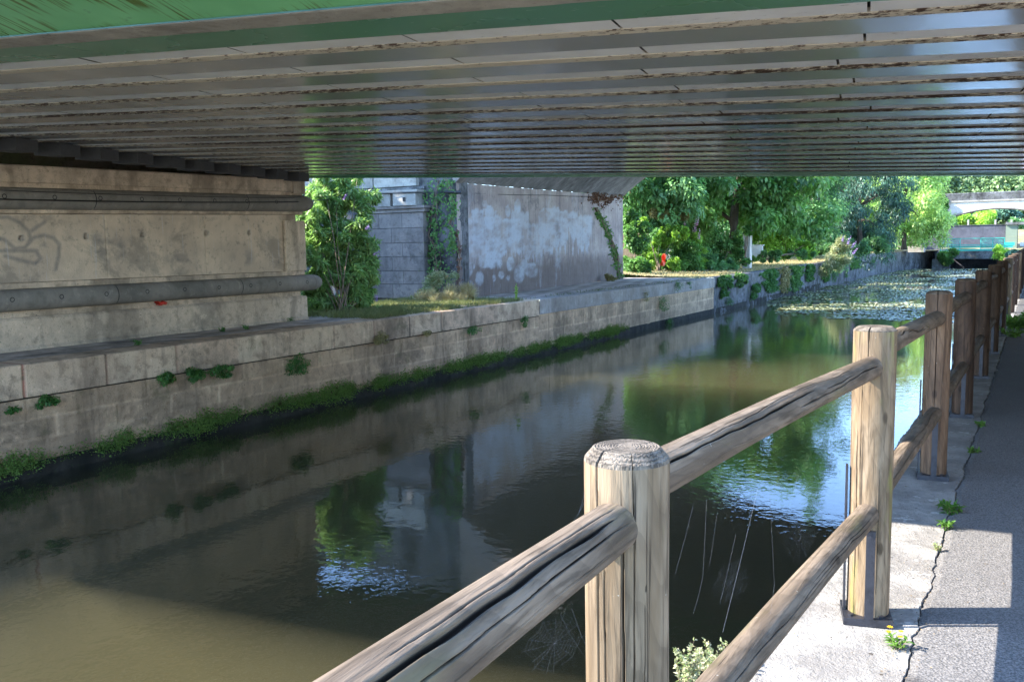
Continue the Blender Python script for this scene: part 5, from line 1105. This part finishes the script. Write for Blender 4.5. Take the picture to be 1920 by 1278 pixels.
# red litter on the lower ledge
c = onx(304, 570, -13.10); mb = MB(); us = np.linspace(0, 1, 7)
P_ = np.array([[[c[0]+.03*math.sin(u*9+v*4), c[1]-.11+.22*u, c[2]-.02+.07*v*(1-.4*abs(u-.5))+.015*math.sin(u*11)] for v in us] for u in us]); mb.grid(P_); P2 = P_.copy(); P2[..., 0] -= .05; mb.grid(P2, flip=True); mb.grid(np.array([P_[:, -1], P2[:, -1]]))
simple('crumpled_wrapper', mb, M['red_litter'], 'small crumpled red wrapper lying on the ledge under the lower roll', 'litter')

# spider webs ----------------------------------------------------------
wb = MB()
def strand(a, b, r=.0007, sag=.01):
    a, b = np.array(a, float), np.array(b, float); wb.tube([a+(b-a)*u-np.array([0, 0, sag*4*u*(1-u)]) for u in np.linspace(0, 1, 6)], r, 4, caps=False)
xa = -.53
for (x0, y0, x1, y1, r) in ((1421, 915, 1355, 1185, .0011), (1443, 915, 1452, 1095, .0006), (1452, 1095, 1440, 1180, .0006), (1325, 935, 1318, 1080, .0006), (1318, 1080, 1300, 1150, .0005), (1300, 945, 1266, 1075, .0005), (1380, 1000, 1350, 1130, .0005), (1345, 960, 1330, 1060, .0004), (1072, 1140, 1102, 1215, .0006), (1050, 1150, 1100, 1235, .0005), (1085, 960, 1100, 905, .0004), (1075, 975, 1100, 930, .0004), (1500, 880, 1470, 985, .0004), (1540, 900, 1500, 1000, .0004)):
    strand(onx(x0, y0, xa), onx(x1, y1, xa), r*.17, .004)
def orb(cx_, cy_, rpx, sd):
    q = random.Random(sd); c = onx(cx_, cy_, xa); m = dep(c)/F; sp_ = []
    for i in range(16):
        th = 2*math.pi*i/16+q.uniform(-.08, .08); rr = rpx*m*q.uniform(.85, 1.15); sp_.append((th, rr)); strand(c, c+np.array([math.cos(th)*rr*.5, math.cos(th)*rr, math.sin(th)*rr]), .00004, 0)
    for k_ in range(2, 9):
        f_ = k_/9
        for i in range(16):
            if q.random() < .12: continue
            (a1, r1), (a2, r2) = sp_[i], sp_[(i+1) % 16]; strand(c+np.array([math.cos(a1)*r1*f_*.5, math.cos(a1)*r1*f_, math.sin(a1)*r1*f_]), c+np.array([math.cos(a2)*r2*f_*.5, math.cos(a2)*r2*f_, math.sin(a2)*r2*f_]), .00004, 0)
wv_ = np.concatenate(wb.v); o = wb.build('web_strands', M['web'], None, tuple(wv_.mean(0))); tag(o, 'long pale spider threads hanging between the upper and lower rails', 'spider web')
for (x, y, r_, sd, lab) in ((1040, 1205, 60, 1, 'round spider web under the nearest rail, left of the nearest post'), (1500, 1010, 45, 2, 'round spider web near the second post'), (1370, 1090, 42, 3, 'round spider web midway between the two nearest posts')):
    wb = MB(); orb(x, y, r_, sd); wv_ = np.concatenate(wb.v); o = wb.build('spider_web', M['web'], None, tuple(wv_.mean(0))); tag(o, lab, 'spider web', 'spider webs on the fence')
# dry leaf litter and grit along the crack and under the fence
n = 900; Yl = nr.uniform(1.2, 9, n)**1.0; Xl = np.where(nr.random(n) < .55, np.interp(Yl, ys2, jl)+nr.normal(size=n)*.035, nr.uniform(-.76, .1, n)); C = np.stack([Xl, Yl, np.full(n, .009)], -1)
dd = unit(np.stack([nr.normal(size=n), nr.normal(size=n), nr.normal(size=n)*.12], -1)); Nn = unit(np.stack([nr.normal(size=n)*.3, nr.normal(size=n)*.3, np.ones(n)], -1))
L['litter'] = m_leaf('dry litter', (.10, .07, .04), (.30, .22, .13), transl=.05, rough=.8)
V, Q, t = leaves(C, dd, Nn, nr.uniform(.004, .014, n), nr.uniform(.003, .007, n), nr.random(n)); tag(fastmesh('leaf_litter', V, Q, t, L['litter']), kind='stuff')
